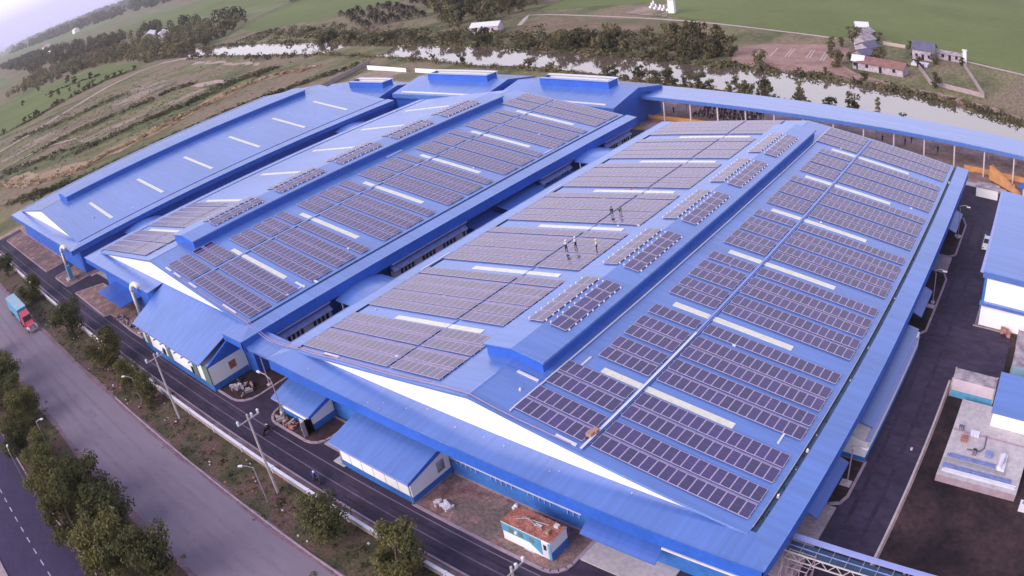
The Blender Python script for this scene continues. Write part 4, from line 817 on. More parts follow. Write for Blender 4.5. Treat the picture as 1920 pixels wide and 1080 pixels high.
person(-7.2, 35.0, zR(7.2) + .2, 2.2, 'helmet_yellow', 'cloth_dark', 'helmet_yellow', 'standing worker in pale yellow top near the inner edge of left slope panels')
person(-12.9, 47.3, zR(12.9) + .2, .6, 'cloth_dark', 'cloth_dark', 'cloth_dark', 'worker in dark clothes crouching over the left slope walkway', 'crouch')
person(-11.8, 48.0, zR(11.8) + .2, 3.4, 'cloth_green', 'cloth_dark', 'cloth_green', 'worker in grey green shirt bending beside the dark crouching worker', 'crouch')
def motorbike(x, y, z, rz, label, paint, group=None, simple=False):
    r = empty('motorbike', (x, y, z), label, 'motorbike', group, rz)
    b = MB()
    b.hexa([(-.12, -.45, .45), (.12, -.45, .45), (.12, .35, .35), (-.12, .35, .35), (-.14, -.5, .78), (.14, -.5, .78), (.1, .45, .72), (-.1, .45, .72)], paint).hexa([(-.13, .4, .5), (.13, .4, .5), (.1, .55, .5), (-.1, .55, .5), (-.16, .4, .98), (.16, .4, .98), (.1, .5, .98), (-.1, .5, .98)], paint)
    b.build('body', r)
    MB().box(-.14, .14, -.55, .15, .78, .88, 'cloth_dark').build('seat', r)
    for yy in (-.62, .66):
        w = MB(); w.tube([(-.05, yy, .3), (.05, yy, .3)], .29, 'tyre', 12).tube([(-.06, yy, .3), (.06, yy, .3)], .1, 'chrome', 8); w.build('wheel', r)
    MB().ball((.3, .38, 1.12), .13, 'helmet_white' if paint == 'bike_red' else 'bike_dark', 8, 5).build('hanging_helmet', r)
    MB().tube([(-.33, .4, 1.02), (0, .46, .98), (.33, .4, 1.02)], .025, 'chrome', 5).tube([(-.08, .5, .9), (-.08, .66, .32)], .03, 'chrome', 5).build('handlebar', r)
    return r
bk = motorbike(-16.6, -8.6, .32, -pi / 2, 'motorbike ridden along the inner road past the long annex', 'bike_dark')
person(-16.6, -8.6, .42, -pi / 2, 'cloth_blue', 'cloth_dark', 'helmet_white', 'rider in blue shirt on the motorbike on the inner road', 'ride')
motorbike(-30.0, -6.3, .32, .3, 'dark motorbike parked by the small hut kerb', 'bike_dark')
pb = [motorbike(-38, 124, .32, pi / 2, 'x', 'bike_dark'), motorbike(-38, 124, .32, pi / 2, 'x', 'bike_red')]
idx = 0
for k in range(4):
    for j in range(15):
        x = -40.5 + j * 1.18 + rj.uniform(-.15, .15); y = 127.0 + k * 3.0 + rj.uniform(-.3, .3)
        o = pb[(j * 7 + k * 3) % 2] if idx < 2 and False else copy_tree(pb[rj.random() < .4])
        o.location = (x, y, .32); o.rotation_euler = (0, 0, rj.uniform(-.3, .3) + (pi if rj.random() < .3 else 0))
        o['label'] = 'parked motorbike under the long shed, %s from the left in the %s row' % (nth(j), nth(k)); o['group'] = 'motorbikes parked under the shed'; idx += 1
for o in pb:
    for c in list(o.children): bpy.data.objects.remove(c)
    bpy.data.objects.remove(o)
for k, (x, y, a) in enumerate(((8.3, 127.5, 0), (13.9, 128, 1), (15.0, 130.5, 2), (22.3, 127, 3), (-46.5, 127, 1), (-11.5, 129, .5))):
    person(x, y, .32, a, 'cloth_dark', 'cloth_dark', 'cloth_dark', 'person in dark clothes under the long shed, %s from the left' % nth([1, 2, 3, 4, 0, 5][k] if k != 5 else 5), 'stand')
# truck
r = empty('truck', (-103.3, -18.7, .3), 'long nosed red truck pulling a pale blue covered box on the main road', 'truck', rz=0)
MB().box(-19.6, -7.4, -1.25, 1.25, 1.1, 3.7, 'paint_teal', 'paint_cyan').build('cargo_box', r)
MB().box(-19.4, -.9, -.6, .6, .6, 1.1, 'tyre').build('chassis', r)
MB().hexa([(-6.9, -1.2, .8), (-3.0, -1.2, .8), (-3.0, 1.2, .8), (-6.9, 1.2, .8), (-6.7, -1.05, 3.3), (-3.9, -1.05, 2.9), (-3.9, 1.05, 2.9), (-6.7, 1.05, 3.3)], 'paint_red').build('cab', r)
MB().hexa([(-3.88, -.95, 2.05), (-3.3, -1.0, 2.0), (-3.3, 1.0, 2.0), (-3.88, .95, 2.05), (-3.86, -.95, 2.85), (-3.84, -.9, 2.86), (-3.84, .9, 2.86), (-3.86, .95, 2.85)], 'window_dark').build('windscreen', r)
MB().hexa([(-3.0, -1.0, .7), (-.2, -.85, .7), (-.2, .85, .7), (-3.0, 1.0, .7), (-3.0, -.9, 1.95), (-.3, -.7, 1.7), (-.3, .7, 1.7), (-3.0, .9, 1.95)], 'paint_red').build('bonnet', r)
MB().box(-.2, .05, -1.15, 1.15, .4, .8, 'chrome').build('bumper', r); MB().box(-.22, -.12, -.6, .6, .8, 1.6, 'chrome').build('grille', r)
for s in (-1, 1):
    MB().box(-.5, -.1, s * .95 - .2, s * .95 + .2, .85, 1.25, 'cloth_white').build('headlight', r)
    MB().box(-2.2, -1.0, s * 1.0 - .22, s * 1.0 + .22, .9, 1.15, 'metal_white').build('mudguard', r)
    MB().box(-3.6, -3.4, s * 1.35 - .1, s * 1.35 + .1, 1.8, 2.3, 'chrome').build('mirror', r)
    for xx in (-1.6, -6.6, -8.4, -16.6, -17.9): 
        MB().tube([(xx, s * 1.2, .5), (xx, s * .85, .5)], .5, 'tyre', 14).build('wheel', r)
# white van at the warehouse
r = empty('pickup_truck', (39.9, 83.5, .33), 'white pickup parked beside the warehouse wall', 'pickup', rz=0)
MB().hexa([(-.9, -2.5, .4), (.9, -2.5, .4), (.9, 2.5, .4), (-.9, 2.5, .4), (-.88, -2.5, 1.0), (.88, -2.5, 1.0), (.88, 2.5, 1.05), (-.88, 2.5, 1.05)], 'cloth_white').build('body', r)
MB().hexa([(-.8, -1.2, 1.02), (.8, -1.2, 1.02), (.8, 1.0, 1.02), (-.8, 1.0, 1.02), (-.68, -.6, 1.6), (.68, -.6, 1.6), (.68, .7, 1.6), (-.68, .7, 1.6)], 'window_dark', 'cloth_white').build('cab', r)
MB().box(-.75, .75, 1.2, 2.4, 1.05, 1.1, 'gutter_dark').build('load_bed', r)
for s in (-1, 1):
    for yy in (-1.6, 1.6): MB().tube([(s * .95, yy, .35), (s * .7, yy, .35)], .35, 'tyre', 12).build('wheel', r)
    MB().box(s * .65 - .15, s * .65 + .15, -2.54, -2.5, .65, .85, 'chrome').build('headlight', r)
# orange machinery beside the shed
r = empty('conveyor', (38, 114.5, 0), 'orange sloping conveyor beside the end of the long shed', 'conveyor')
MB().hexa([(-1.5, 1.0, .8), (6, -5, .8), (6.6, -4.2, .8), (-.9, 1.8, .8), (-1.5, 1.0, 3.8), (6, -5, 1.2), (6.6, -4.2, 1.2), (-.9, 1.8, 3.8)], 'orange_paint').build('belt_frame', r)
for x, y in ((0, 1), (4.8, -3.4)): MB().box(x - .12, x + .12, y - .12, y + .12, .2, 2.5, 'orange_paint').build('leg', r)
o = MB().box(34.6, 39.5, 105.6, 108.2, .3, 2.3, 'white_wall').box(34.4, 39.7, 105.4, 108.4, 2.3, 2.45, 'old_metal').build('block_hut'); tag(o, 'low white block hut at the far end of the right road', 'hut')
o = MB().box(44, 60, 109.5, 112, 2.6, 2.8, 'clad_blue').box(45, 59, 110, 111.8, .3, 2.6, 'pink_wall').build('small_store'); tag(o, 'small store with flat blue roof at the far right edge', 'store')
o = MB().box(30, 75, 119.5, 119.7, .3, 1.4, 'orange_paint').build('orange_barrier'); tag(o, 'orange barrier boards under the right part of the long shed', 'barrier')
o = MB().box(-54, 5, 121.2, 121.4, .3, 1.2, 'orange_paint').build('orange_barrier'); tag(o, 'orange brick low wall under the left part of the long shed', 'barrier')
# junk on small yards
jr = random.Random(9)
for nm, (xa, xb, ya, yb), n, lab in (('junk', (-31.5, -26, -3.9, -2.6), 34, 'mixed junk and sacks heaped on the yard before the small hut'), ('scrap_metal', (-44.6, -40.2, -3.6, -1.2), 30, 'tangled scrap metal on the dark yard beside the big annex'), ('rubble', (-88, -74.5, -4.0, -2.6), 36, 'rubble and boards on the yard before the middle hall'), ('rubble', (-2.5, -0.6, -3.9, -2.9), 12, 'white rubble heap at the kerb near the long annex')):
    b = MB()
    for i in range(n):
        x = jr.uniform(xa, xb); y = jr.uniform(ya, yb); s_ = jr.uniform(.1, .32); h = jr.uniform(.1, .5); a = jr.uniform(0, 3)
        c, s2 = cos(a) * s_, sin(a) * s_; l = jr.uniform(1, 2.5)
        Pq = [(x - c * l, y - s2 * l), (x - c * l + s2, y - s2 * l - c), (x + c * l + s2, y + s2 * l - c), (x + c * l, y + s2 * l)]
        b.hexa([(p[0], p[1], .40) for p in Pq[::1]] + [(p[0], p[1], .45 + h) for p in Pq], jr.choice(['galv', 'litter', 'cardboard', 'old_metal', 'cloth_dark', 'rust_roof', 'kerb_conc'] if 'white' not in lab else ['metal_white', 'litter']))
    tag(b.build(nm), lab, 'rubble', kind='stuff')
# verge litter
b = MB()
for i in range(120):
    x = jr.uniform(-110, 20); y = jr.uniform(-16.3, -11.4); s_ = jr.uniform(.05, .2)
    if jr.random() < .3: x = jr.gauss(-62, 7)
    b.box(x, x + s_ * 1.6, y, y + s_, .3, .36 + s_ * .4, jr.choice(['litter', 'litter', 'metal_white', 'rust_roof']))
tag(b.build('verge_litter'), 'white litter scattered on the verge grass', 'litter', kind='stuff')

# ------------------------------------------------------------------ vegetation
def leaf_cloud(mb, clumps, n, size, m, rg, flat=1.0):
    k = mb.mi(m); tot = sum(c[3] ** 2 for c in clumps)
    for (cx, cy, cz, cr) in clumps:
        nn = int(n * cr * cr / tot)
        for i in range(nn):
            d = Vector((rg.gauss(0, 1), rg.gauss(0, 1), rg.gauss(0, 1))).normalized(); rr = cr * (rg.random() ** 0.35) * rg.uniform(.85, 1.12)
            p = Vector((cx, cy, cz)) + Vector((d.x * rr, d.y * rr, d.z * rr * flat))
            nrm = (d + Vector((rg.gauss(0, .6), rg.gauss(0, .6), rg.gauss(0, .6) + .5))).normalized(); u = nrm.cross(Vector((rg.random(), rg.random(), .3))).normalized(); w = nrm.cross(u)
            s = size * rg.uniform(.6, 1.3); b0 = len(mb.v)
            mb.v += [tuple(p - u * s), tuple(p - w * s * .55), tuple(p + u * s), tuple(p + w * s * .55)]; mb.f.append((b0, b0 + 1, b0 + 2, b0 + 3)); mb.fm.append(k)
def tree_meshes(seed, h, cr, nleaf, size, leafm, nclump=16, base=.35):
    rg = random.Random(seed); t = MB(); t.tube([(0, 0, 0), (rg.uniform(-.1, .1), rg.uniform(-.1, .1), h * .3), (rg.uniform(-.2, .2), rg.uniform(-.2, .2), h * .75)], .035 * h, 'bark', 7, .012 * h)
    cl = []
    for i in range(nclump):
        a = rg.uniform(0, 2 * pi); q = rg.random() ** .6; zz_ = h * (base + (1 - base) * rg.random()); fall = 1 - abs((zz_ / h - .62) / .5) ** 2 * .55
        x, y = cr * .78 * q * cos(a) * fall, cr * .78 * q * sin(a) * fall; r_ = cr * rg.uniform(.26, .46)
        cl.append((x, y, min(zz_, h - r_ * .6), r_))
        if i < 7: t.tube([(0, 0, h * rg.uniform(.25, .45)), (x * .6, y * .6, zz_ * .8), (x, y, zz_)], .012 * h, 'bark', 5, .004 * h)
    c = MB(); leaf_cloud(c, cl, nleaf, size, leafm, rg, .8)
    return t.mesh('trunk'), c.mesh('crown')
NEAR = [tree_meshes(s, 1.0 * 5.5, 3.0, 5200, .155, mm, 20, .16) for s, mm in ((1, 'leaf_dark'), (2, 'leaf_olive'), (3, 'leaf_dark'), (4, 'leaf_olive'))]
FAR = [tree_meshes(10 + s, 9.0, 4.2, 420, .62, 'leaf_far', 13, .15) for s in range(5)]
SHRUB = [tree_meshes(30 + s, 5.0, 3.2, 330, .5, 'leaf_far', 12, .02) for s in range(4)]
def palm_meshes(seed):
    rg = random.Random(seed); t = MB(); t.tube([(0, 0, 0), (.2, .1, 1.2), (.3, .1, 2.6)], .2, 'bark', 6, .12); c = MB(); k = c.mi('leaf_palm')
    for i in range(44):
        a = rg.uniform(0, 2 * pi); el = rg.uniform(-.5, 1.2); L = rg.uniform(2.4, 3.6); d = Vector((cos(a), sin(a), 0)); s = Vector((-sin(a), cos(a), 0)); p = Vector((.3, .1, 2.6)); prev = None
        for j in range(5):
            w = .5 * (1 - abs(j / 4 - .4)); q = p + d * (L * j / 4 * cos(el)) + Vector((0, 0, L * (j / 4) * sin(el) - 1.6 * (j / 4) ** 2)); cur = (q - s * w, q + s * w)
            if prev: b0 = len(c.v); c.v += [tuple(prev[0]), tuple(prev[1]), tuple(cur[1]), tuple(cur[0])]; c.f.append((b0, b0 + 1, b0 + 2, b0 + 3)); c.fm.append(k)
            prev = cur
    return t.mesh('trunk'), c.mesh('crown')
PALM = [palm_meshes(s) for s in (1, 2, 3)]
def tree(kind, protos, i, x, y, sc, label, group, sz=None, z=.3, cat='tree'):
    r = empty(kind, (x, y, z), label, cat, group, random.uniform(0, 6.28)); r.scale = (sc, sc, sz or sc)
    for nm, me in zip(('trunk', 'crown'), protos[i % len(protos)]):
        o = bpy.data.objects.new(nm, me); C.objects.link(o); o.parent = r
    return r
for k, (x, y, s_, p) in enumerate(((-150.6, -13.3, .75, 0), (-121.5, -13.4, .78, 1), (-91, -12.9, .92, 0), (-71.3, -12.7, .85, 1), (-60.6, -12.6, .62, 1), (-52.5, -13.1, .6, 3), (-8.1, -13.3, .74, 0), (2.1, -12.9, .78, 1), (9.5, -13.6, .5, 0), (-170, -13.3, .8, 0), (-190, -13.3, .8, 1))):
    order = sorted([-190, -170, -150.6, -121.5, -91, -71.3, -60.6, -52.5, -8.1, 2.1, 9.5]).index(x)
    tree('roadside_tree', NEAR, p, x, y, s_ * 1.45, 'bushy verge tree, %s from the left along the white coped wall' % nth(order), 'trees on the verge')
med = [(-85, -29.9, 1.1, 0), (-76, -31.5, .9, 2), (-67.4, -33.8, 1.0, 1), (-59, -36.0, 1.0, 0), (-70, -29.8, .8, 3), (-54.5, -33.5, .85, 1), (-47.5, -35.0, 1.0, 1), (-44.0, -31.6, .7, 2), (-38.8, -30.2, 1.0, 2), (-40.5, -34.8, 1.15, 3), (-30.0, -30.4, 1.1, 0), (-33.2, -35.6, 1.15, 1), (-24.5, -34.6, 1.1, 3), (-19.0, -30.6, 1.15, 0), (-21.0, -36.2, .95, 1), (-93, -31.5, 1.2, 2), (-104, -32, 1.1, 1), (-80, -35.0, 1.1, 3)]
for k, (x, y, s_, p) in enumerate(sorted(med)): tree('median_tree', NEAR, p, x, y, s_ * 1.22, 'dense median tree between the two roads, %s counting from the far left' % nth(k), 'trees on the median')
# river side and beyond
def grove(pts, label, group, sc=(.7, 1.3), kind='broadleaf_tree', protos=FAR, z=.2):
    for k, (x, y) in enumerate(sorted(pts)):
        s_ = random.uniform(*sc); tree(kind, protos, random.randrange(9), x, y, s_, label % nth(k), group, s_ * random.uniform(.85, 1.15), z)
rg = random.Random(33)
grove(scatter([(-372, 343), (-300, 292), (-269, 269), (-240, 240), (-203, 222), (-196, 226), (-206, 262), (-218, 300), (-240, 335), (-300, 345)], 88, rg), 'tree of the thick grove above the river, %s from the left', 'trees of the grove above the river', (.9, 1.5))
pl = []
for i in range(9):
    for j in range(5): pl.append((-388 + i * 11 + j * 5 + rg.uniform(-2, 2), 297 - i * 6.6 + j * 6.2 + rg.uniform(-2, 2)))
grove(pl, 'dark palm of the plantation block, %s from the left', 'palms of the plantation', (.9, 1.2), 'palm_tree', PALM)
grove(scatter([(-150, 190), (-130, 214), (-100, 222), (-68, 208), (-58, 190), (-70, 184), (-110, 188)], 44, rg), 'bushy tree on the far river bank before the bare field, %s from left', 'far bank trees', (.8, 1.5), 'bank_tree', SHRUB)
grove([(-22.3, 179), (-46.5, 186), (-33, 222), (-29, 208), (-27, 236), (-24, 200), (-31, 228), (-31, 214), (12, 187), (-79, 222), (-76, 216), (-10, 180)], 'lone tree on the bare bank plots, %s from the left', 'lone bank trees', (.35, .75))
grove(scatter([(-95, 155), (-60, 150), (-34, 147), (8, 139), (14, 146), (-8, 152), (-34, 158), (-70, 160), (-95, 163)], 36, rg) + [(-110, 161), (-122, 164), (-156, 168), (-176, 172), (-60, 162), (-45, 162), (-24, 160), (0, 157)], 'shrub tree at the near river edge behind the shed, %s from left', 'near river edge trees', (.3, .85), 'shrub_tree', SHRUB)
grove(scatter([(-300, 208), (-242, 200), (-203, 197), (-150, 190.5), (-112, 186), (-79, 182), (-79, 187), (-112, 192), (-150, 197), (-203, 204), (-242, 208), (-300, 216)], 46, rg), 'shrub tree overhanging the far river bank, %s from left', 'far river edge trees', (.6, 1.3), 'shrub_tree', SHRUB)
grove(scatter([(-476, 205), (-460, 214), (-500, 262), (-560, 322), (-575, 318), (-520, 245)], 24, rg), 'tree in the row along the left canal, %s from the left', 'trees along the canal', (.6, 1.2))
grove(scatter([(-498, 115), (-476, 58), (-480, 56), (-505, 118), (-522, 165), (-512, 186), (-504, 184), (-514, 161)], 26, rg), 'low hedge tree along the left dirt road, %s from left', 'hedge trees by the dirt road', (.5, .9), 'hedge_tree', SHRUB)
grove([(-565, 126), (-560, 132), (-545, 146), (-552, 140), (-620, 112), (-700, 150), (-640, 165), (-655, 172), (-600, 160), (-575, 168), (-740, 190)], 'solitary tree in the left green field, %s from the left', 'solitary field trees', (.4, .9))
# far woodland: one mass
def wood(name, poly, n, seed, sc, label, hmul=1):
    rg = random.Random(seed); b = MB(); k = b.mi('leaf_far')
    for (x, y) in scatter(poly, n, rg):
        s = rg.uniform(*sc); h = s * 9 * hmul
        for q in range(3):
            cx, cy, cr = x + rg.uniform(-2, 2) * s, y + rg.uniform(-2, 2) * s, s * rg.uniform(2, 3.6)
            for i in range(30):
                d = Vector((rg.gauss(0, 1), rg.gauss(0, 1), rg.gauss(0, 1))).normalized(); p = Vector((cx, cy, h * .55)) + Vector((d.x * cr, d.y * cr, d.z * h * .5)); p.z = max(p.z, .3)
                nrm = (d + Vector((rg.gauss(0, .5), rg.gauss(0, .5), .5))).normalized(); u = nrm.cross(Vector((rg.random(), rg.random(), .3))).normalized(); w = nrm.cross(u); z = cr * rg.uniform(.22, .4); b0 = len(b.v)
                b.v += [tuple(p - u * z), tuple(p - w * z), tuple(p + u * z), tuple(p + w * z)]; b.f.append((b0, b0 + 1, b0 + 2, b0 + 3)); b.fm.append(k)
    return tag(b.build(name), label, 'woodland', kind='stuff')
wood('woodland', [(-505, 186), (-480, 200), (-470, 212), (-520, 250), (-560, 300), (-590, 330), (-740, 345), (-860, 300), (-1000, 230), (-822, 140), (-740, 165), (-700, 205), (-620, 222), (-560, 208)], 520, 1, (.5, 1.0), 'thick woodland belt beyond the left fields')
wood('woodland', [(-1000, 230), (-860, 300), (-740, 345), (-600, 335), (-620, 360), (-900, 400), (-1400, 455), (-2300, 560), (-2600, 500), (-2200, 430), (-1400, 300)], 520, 2, (.8, 1.6), 'far hazy treeline on the left')
wood('woodland', [(-5000, 1050), (-2200, 950), (-1000, 700), (-980, 760), (-2200, 1150), (-5500, 1700)], 260, 3, (2, 5), 'distant wooded strip near the horizon')
wood('woodland', [(-11000, 2300), (-6000, 2100), (-2500, 1700), (-2500, 1800), (-6000, 2500), (-11000, 3200)], 260, 4, (4, 9), 'faint distant woods at the horizon', .7)
wood('woodland', [(-640, 440), (-590, 375), (-600, 390), (-700, 540), (-720, 560)], 30, 6, (.7, 1.2), 'trees strung along the canal bank beyond the fields')
def brush(name, line, w, n, seed, m, label, s=(.5, 1.4), h=1.2, q=12):
    rg = random.Random(seed); b = MB(); k = b.mi(m)
    for i in range(n // 6):
        t = rg.random() * (len(line) - 1); a = int(t); f = t - a; cx = line[a][0] + (line[a + 1][0] - line[a][0]) * f + rg.gauss(0, w * .3); cy = line[a][1] + (line[a + 1][1] - line[a][1]) * f + rg.gauss(0, w)
        R = rg.uniform(*s) * rg.uniform(.7, 1.3); hh = h * rg.uniform(.5, 1.2)
        for j in range(q):
            d = Vector((rg.gauss(0, 1), rg.gauss(0, 1), abs(rg.gauss(0, 1)))).normalized(); p = Vector((cx + d.x * R, cy + d.y * R, .25 + d.z * hh)); z = R * rg.uniform(.25, .5)
            nrm = (d + Vector((rg.gauss(0, .5), rg.gauss(0, .5), .5))).normalized(); u = nrm.cross(Vector((rg.random(), rg.random(), .3))).normalized(); w_ = nrm.cross(u); b0 = len(b.v)
            b.v += [tuple(p - u * z), tuple(p - w_ * z * .7), tuple(p + u * z), tuple(p + w_ * z * .7)]; b.f.append((b0, b0 + 1, b0 + 2, b0 + 3)); b.fm.append(k)
    return tag(b.build(name), label, 'brush', kind='stuff')
near_bank = [(-423, 200), (-321, 186), (-258, 183), (-215, 175), (-179, 170), (-143, 161), (-117, 161.5), (-95, 158), (-66, 154), (-34, 150), (11, 142)]
far_bank = [(-474, 230), (-407, 224), (-288, 210), (-242, 201), (-203, 197), (-150, 190.5), (-112, 186), (-79, 181.5), (-48, 180.5), (-19, 178), (5, 176), (28, 170), (60, 161), (120, 150)]
brush('reed_bank', near_bank, 1.2, 2600, 1, 'reeds', 'ragged reeds on the near river bank')
brush('grass_tufts', [(-440, 80), (-400, 90), (-360, 90), (-320, 90), (-280, 90), (-240, 90)], 38, 9000, 40, 'leaf_far', 'grass tufts dotted over the waste ground', (.35, .9), .35, 6)
brush('reed_bank', far_bank, 1.3, 3600, 2, 'leaf_far', 'dark bushes hanging over the far river bank', (.8, 2.0), 1.8)
brush('scrub_growth', [(-440, 250), (-360, 245), (-300, 225), (-230, 215), (-150, 205), (-90, 200)], 9, 5200, 4, 'leaf_far', 'scrub bushes beyond the river', (.8, 2.2), 1.8)
for k, (ln, w, n, lab) in enumerate((([(-413, 55), (-399, 70), (-386, 85), (-390, 106), (-386, 123)], 4, 1300, 'dark shrubs between the dirt road and the pale track'),
        ([(-326, 43), (-327, 60), (-331, 74), (-323, 87), (-327, 105), (-320, 108)], 3, 1400, 'band of shrubs beside the pale track'),
        ([(-325, 121), (-328, 131), (-318, 135)], 2, 500, 'dark shrub clump beyond the pale patch'),
        ([(-313, 21), (-300, 30), (-296, 47), (-272, 53), (-270, 67), (-270, 89), (-268, 103), (-269, 120), (-277, 143), (-268, 159)], 4, 3000, 'long green shrub band on the waste ground'),
        ([(-280, 135), (-281, 152), (-272, 155)], 3, 500, 'round dark bushes near the far end of the waste ground'),
        ([(-476, 45), (-476, 83), (-498, 117), (-515, 160), (-506, 183)], 1.6, 1800, 'continuous dark hedge beside the dirt road'),
        ([(-611, 136), (-607, 151), (-593, 169), (-579, 180)], 2.5, 700, 'hedge line crossing the left green field'),
        ([(-440, 195), (-400, 200), (-330, 184), (-270, 184)], 2.5, 900, 'shrubs between waste ground and river end'))):
    brush('scrub_growth', ln, w * 1.5, n // 2, 50 + k, 'leaf_far', lab, (.7, 1.9), 1.3)
grove([(-26, 252), (-22, 240), (-17, 228), (-13, 215), (-12, 205), (-22, 250), (-35, 255), (-5, 206), (2, 212), (6, 222), (-4, 232), (16, 228), (-30, 240), (-21, 205), (-24, 196)], 'shrub tree growing among the hamlet houses, %s from left', 'hamlet shrubs', (.5, 1.0), 'garden_shrub', SHRUB)
brush('dry_grass', [(-292, 16), (-254, 24), (-233, 40), (-238, 54), (-238, 70), (-245, 91), (-249, 106), (-257, 131), (-255, 150), (-237, 162)], 2.5, 2400, 6, 'dirt_orange', 'tall dry orange grass along the rim beside the left hall', (.6, 1.5), .9)
brush('low_shrubs', [(-240, 10), (-218, 30), (-214, 60), (-218, 110), (-212, 160)], 4, 2800, 16, 'leaf_far', 'green bushes between the dry grass and the left hall', (.6, 1.6), 1.1)
brush('verge_weeds', [(-140, -13.8), (-90, -13.6), (-40, -13.6), (20, -13.6)], 1.5, 5200, 7, 'leaf_olive', 'weeds growing on the grass verge', (.15, .45), .25)
brush('median_weeds', [(-110, -31.5), (-60, -31.5), (-15, -32)], 2.0, 2500, 8, 'leaf_dark', 'weeds under the median trees', (.2, .5), .3)
# ------------------------------------------------------------------ countryside houses
def house(x, y, rz, w, d, h, rm, wm, label, roofh=1.6, group=None, cat='house'):
    r = empty('country_house', (x, y, .2), label, cat, group, rz)
    MB().box(-w / 2, w / 2, -d / 2, d / 2, 0, h, wm).extr([(-d / 2, h), (d / 2, h), (0, h + roofh - .15)], -w / 2, w / 2, wm, 'x').build('wall', r)
    MB().extr([(-d / 2 - .5, h - .1), (0, h + roofh), (d / 2 + .5, h - .1), (d / 2 + .5, h - .25), (0, h + roofh - .15), (-d / 2 - .5, h - .25)], -w / 2 - .5, w / 2 + .5, rm, 'x').build('roof', r)
    MB().box(-.5, .5, -d / 2 - .06, -d / 2, .1, 2.1, 'window_dark').build('door', r)
    for s in (-1, 1): MB().box(s * w * .3 - .5, s * w * .3 + .5, -d / 2 - .06, -d / 2, 1.0, 2.1, 'window_dark').build('window', r)
    return r
house(-191, 222, .35, 13, 7, 3.2, 'metal_white', 'pink_wall', 'riverside house with pale tin roof under the grove')
house(-86, 214.5, .05, 5.2, 3.4, 2.2, 'metal_white', 'old_metal', 'small tin roofed hut among bushes on far bank', .7, cat='hut')
house(-31.2, 259, .4, 5, 5, 3.5, 'metal_white', 'old_wall', 'white topped house at the field edge of the riverside hamlet')
house(-27.5, 246, 1.4, 13, 5, 3, 'old_metal', 'old_wall', 'grey roofed house second in the riverside hamlet')
house(-23.5, 234, 1.3, 8, 5, 3, 'old_metal', 'old_wall', 'grey roofed house third in the riverside hamlet')
house(-19.5, 222, 1.2, 7, 6, 3, 'tile_dark', 'old_wall', 'dark roofed house fourth in the riverside hamlet')
house(-18, 210, 1.1, 6, 5, 2.6, 'tile_dark', 'old_metal', 'dark roofed shed fifth in the riverside hamlet')
house(-8, 198, -.12, 16, 6, 2.6, 'tile_red', 'old_wall', 'long red roofed house with white wall facing the river')
house(-16.5, 198, 0, 3.5, 3, 2.8, 'metal_white', 'old_wall', 'small white house at river end of the hamlet')
house(1.0, 229, .0, 8, 8, 3.8, 'tile_dark', 'old_wall', 'villa with dark pyramid roof in the walled plot', 2.4)
house(10.5, 234, .0, 9, 5, 2.6, 'old_metal', 'old_wall', 'grey annex right of the villa in the walled plot', .6)
o = MB().box(-1.5, 4.5, 214, 219, .2, .9, 'metal_white').build('terrace'); tag(o, 'white terrace in front of the dark roofed villa', 'terrace')
o = MB().box(15.8, 17.2, 231, 232, .2, 5, 'white_wall').box(15.5, 17.5, 230.8, 232.2, 5, 5.3, 'metal_white').build('gate_pillar'); tag(o, 'tall white pillar beside the grey villa annex', 'pillar')
def cwall(pts, h, lab, m='concrete'):
    b = MB()
    for a, c in zip(pts[:-1], pts[1:]):
        d = Vector((c[0] - a[0], c[1] - a[1])).normalized(); n = Vector((-d.y, d.x)) * .2
        b.hexa([(a[0] - n.x, a[1] - n.y, .1), (c[0] - n.x, c[1] - n.y, .1), (c[0] + n.x, c[1] + n.y, .1), (a[0] + n.x, a[1] + n.y, .1), (a[0] - n.x, a[1] - n.y, h), (c[0] - n.x, c[1] - n.y, h), (c[0] + n.x, c[1] + n.y, h), (a[0] + n.x, a[1] + n.y, h)], m)
    tag(b.build('garden_wall'), lab, 'wall')
cwall([(-4, 236), (0.5, 215), (9.6, 191), (28.2, 187), (14.1, 236)], 1.5, 'pale garden wall round the villa plot')
cwall([(-18.4, 243), (-9, 242)], 1.4, 'short pale wall at the field edge beside the hamlet', 'path_conc')
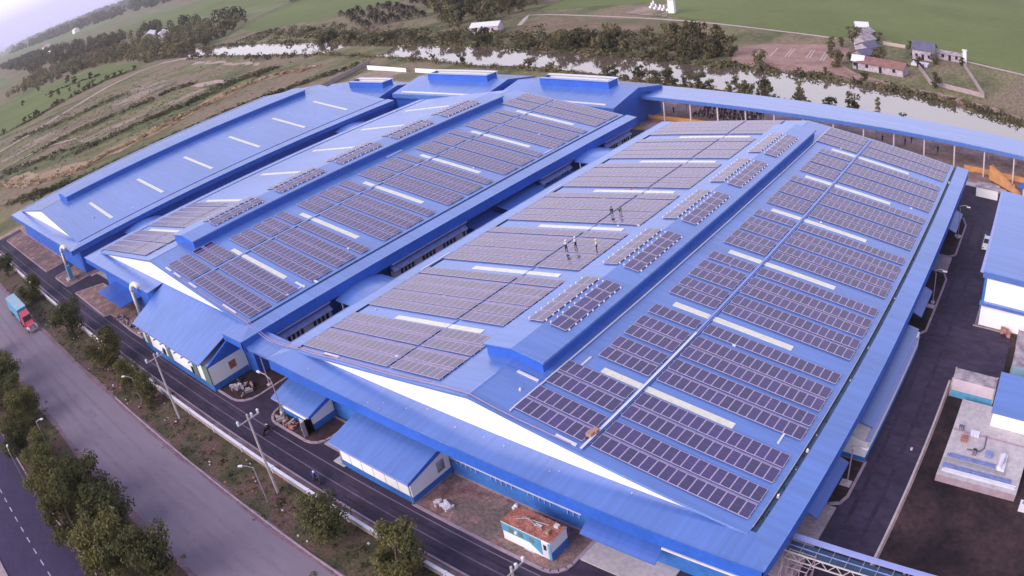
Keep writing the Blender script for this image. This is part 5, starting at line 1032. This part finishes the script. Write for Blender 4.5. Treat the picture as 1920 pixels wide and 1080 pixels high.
for k, (x, y) in enumerate(((-143, 285), (-139, 282), (-136, 281), (-133, 279), (-130, 278), (-146, 292), (-127, 276))):
    o = MB().box(x - .5, x + .5, y - 1, y + 1, .2, 1.2, 'white_wall').box(x - .4, x + .4, y + .6, y + 1, 1.2, 2.6, 'metal_white').build('grave'); tag(o, 'white tomb in the field cemetery, %s from the left' % nth(sorted([-146, -143, -139, -136, -133, -130, -127]).index(x)), 'tomb', 'tombs in the field')
o = MB().box(-126.5, -123.5, 272, 274, .2, 6.5, 'white_wall').box(-127, -123, 271.5, 274.5, 6.5, 7, 'metal_white').build('monument'); tag(o, 'tall white monument block at the right end of the cemetery', 'monument')
house(-775, 318, -.5, 52, 14, 6, 'metal_white', 'white_wall', 'long white building among the trees far left', 3.5, cat='building')
house(-735, 318, -.4, 18, 12, 5, 'metal_white', 'white_wall', 'smaller white building right of the long far one', 3, cat='building')
house(-2040, 545, -.2, 90, 22, 11, 'tile_red', 'white_wall', 'red roofed white building far at the left skyline', 8, cat='building')
house(-2660, 845, 0, 30, 20, 14, 'metal_white', 'white_wall', 'tiny white building near the left horizon', 5, cat='building')
house(-1500, 400, 0, 30, 14, 6, 'metal_white', 'white_wall', 'small white farmhouse in the far treeline', 4, cat='building')
# strip beds on the ploughed plot
for k, (x, y) in enumerate(((-54, 202), (-49, 205), (-44, 206), (-43, 206.5), (-37, 208), (-36, 208.5), (-31.5, 207), (-30.5, 207))):
    struct('planting_strip', MB().hexa([(x, y - 5, .15), (x + .5, y - 5, .15), (x + 1.0 - 3, y + 9, .15), (x + .5 - 3, y + 9, .15), (x, y - 5, .24), (x + .5, y - 5, .24), (x + 1.0 - 3, y + 9, .24), (x + .5 - 3, y + 9, .24)], 'path_conc'))
# ------------------------------------------------------------------ haze
m = bpy.data.materials.new('haze'); m.use_nodes = True; N = m.node_tree.nodes; N.remove(N['Principled BSDF'])
pv = N.new('ShaderNodeVolumePrincipled'); pv.inputs['Color'].default_value = (0.93, 0.93, 1.0, 1); pv.inputs['Density'].default_value = 0.00009; pv.inputs['Anisotropy'].default_value = 0.0
m.node_tree.links.new(pv.outputs[0], N['Material Output'].inputs['Volume']); MATS['haze'] = m
tag(MB().box(-G - 50, G * .6 + 50, -G * .6 - 50, G + 50, -1, 62, 'haze').build('haze'), 'thin evening haze over the plain', 'haze', kind='stuff')
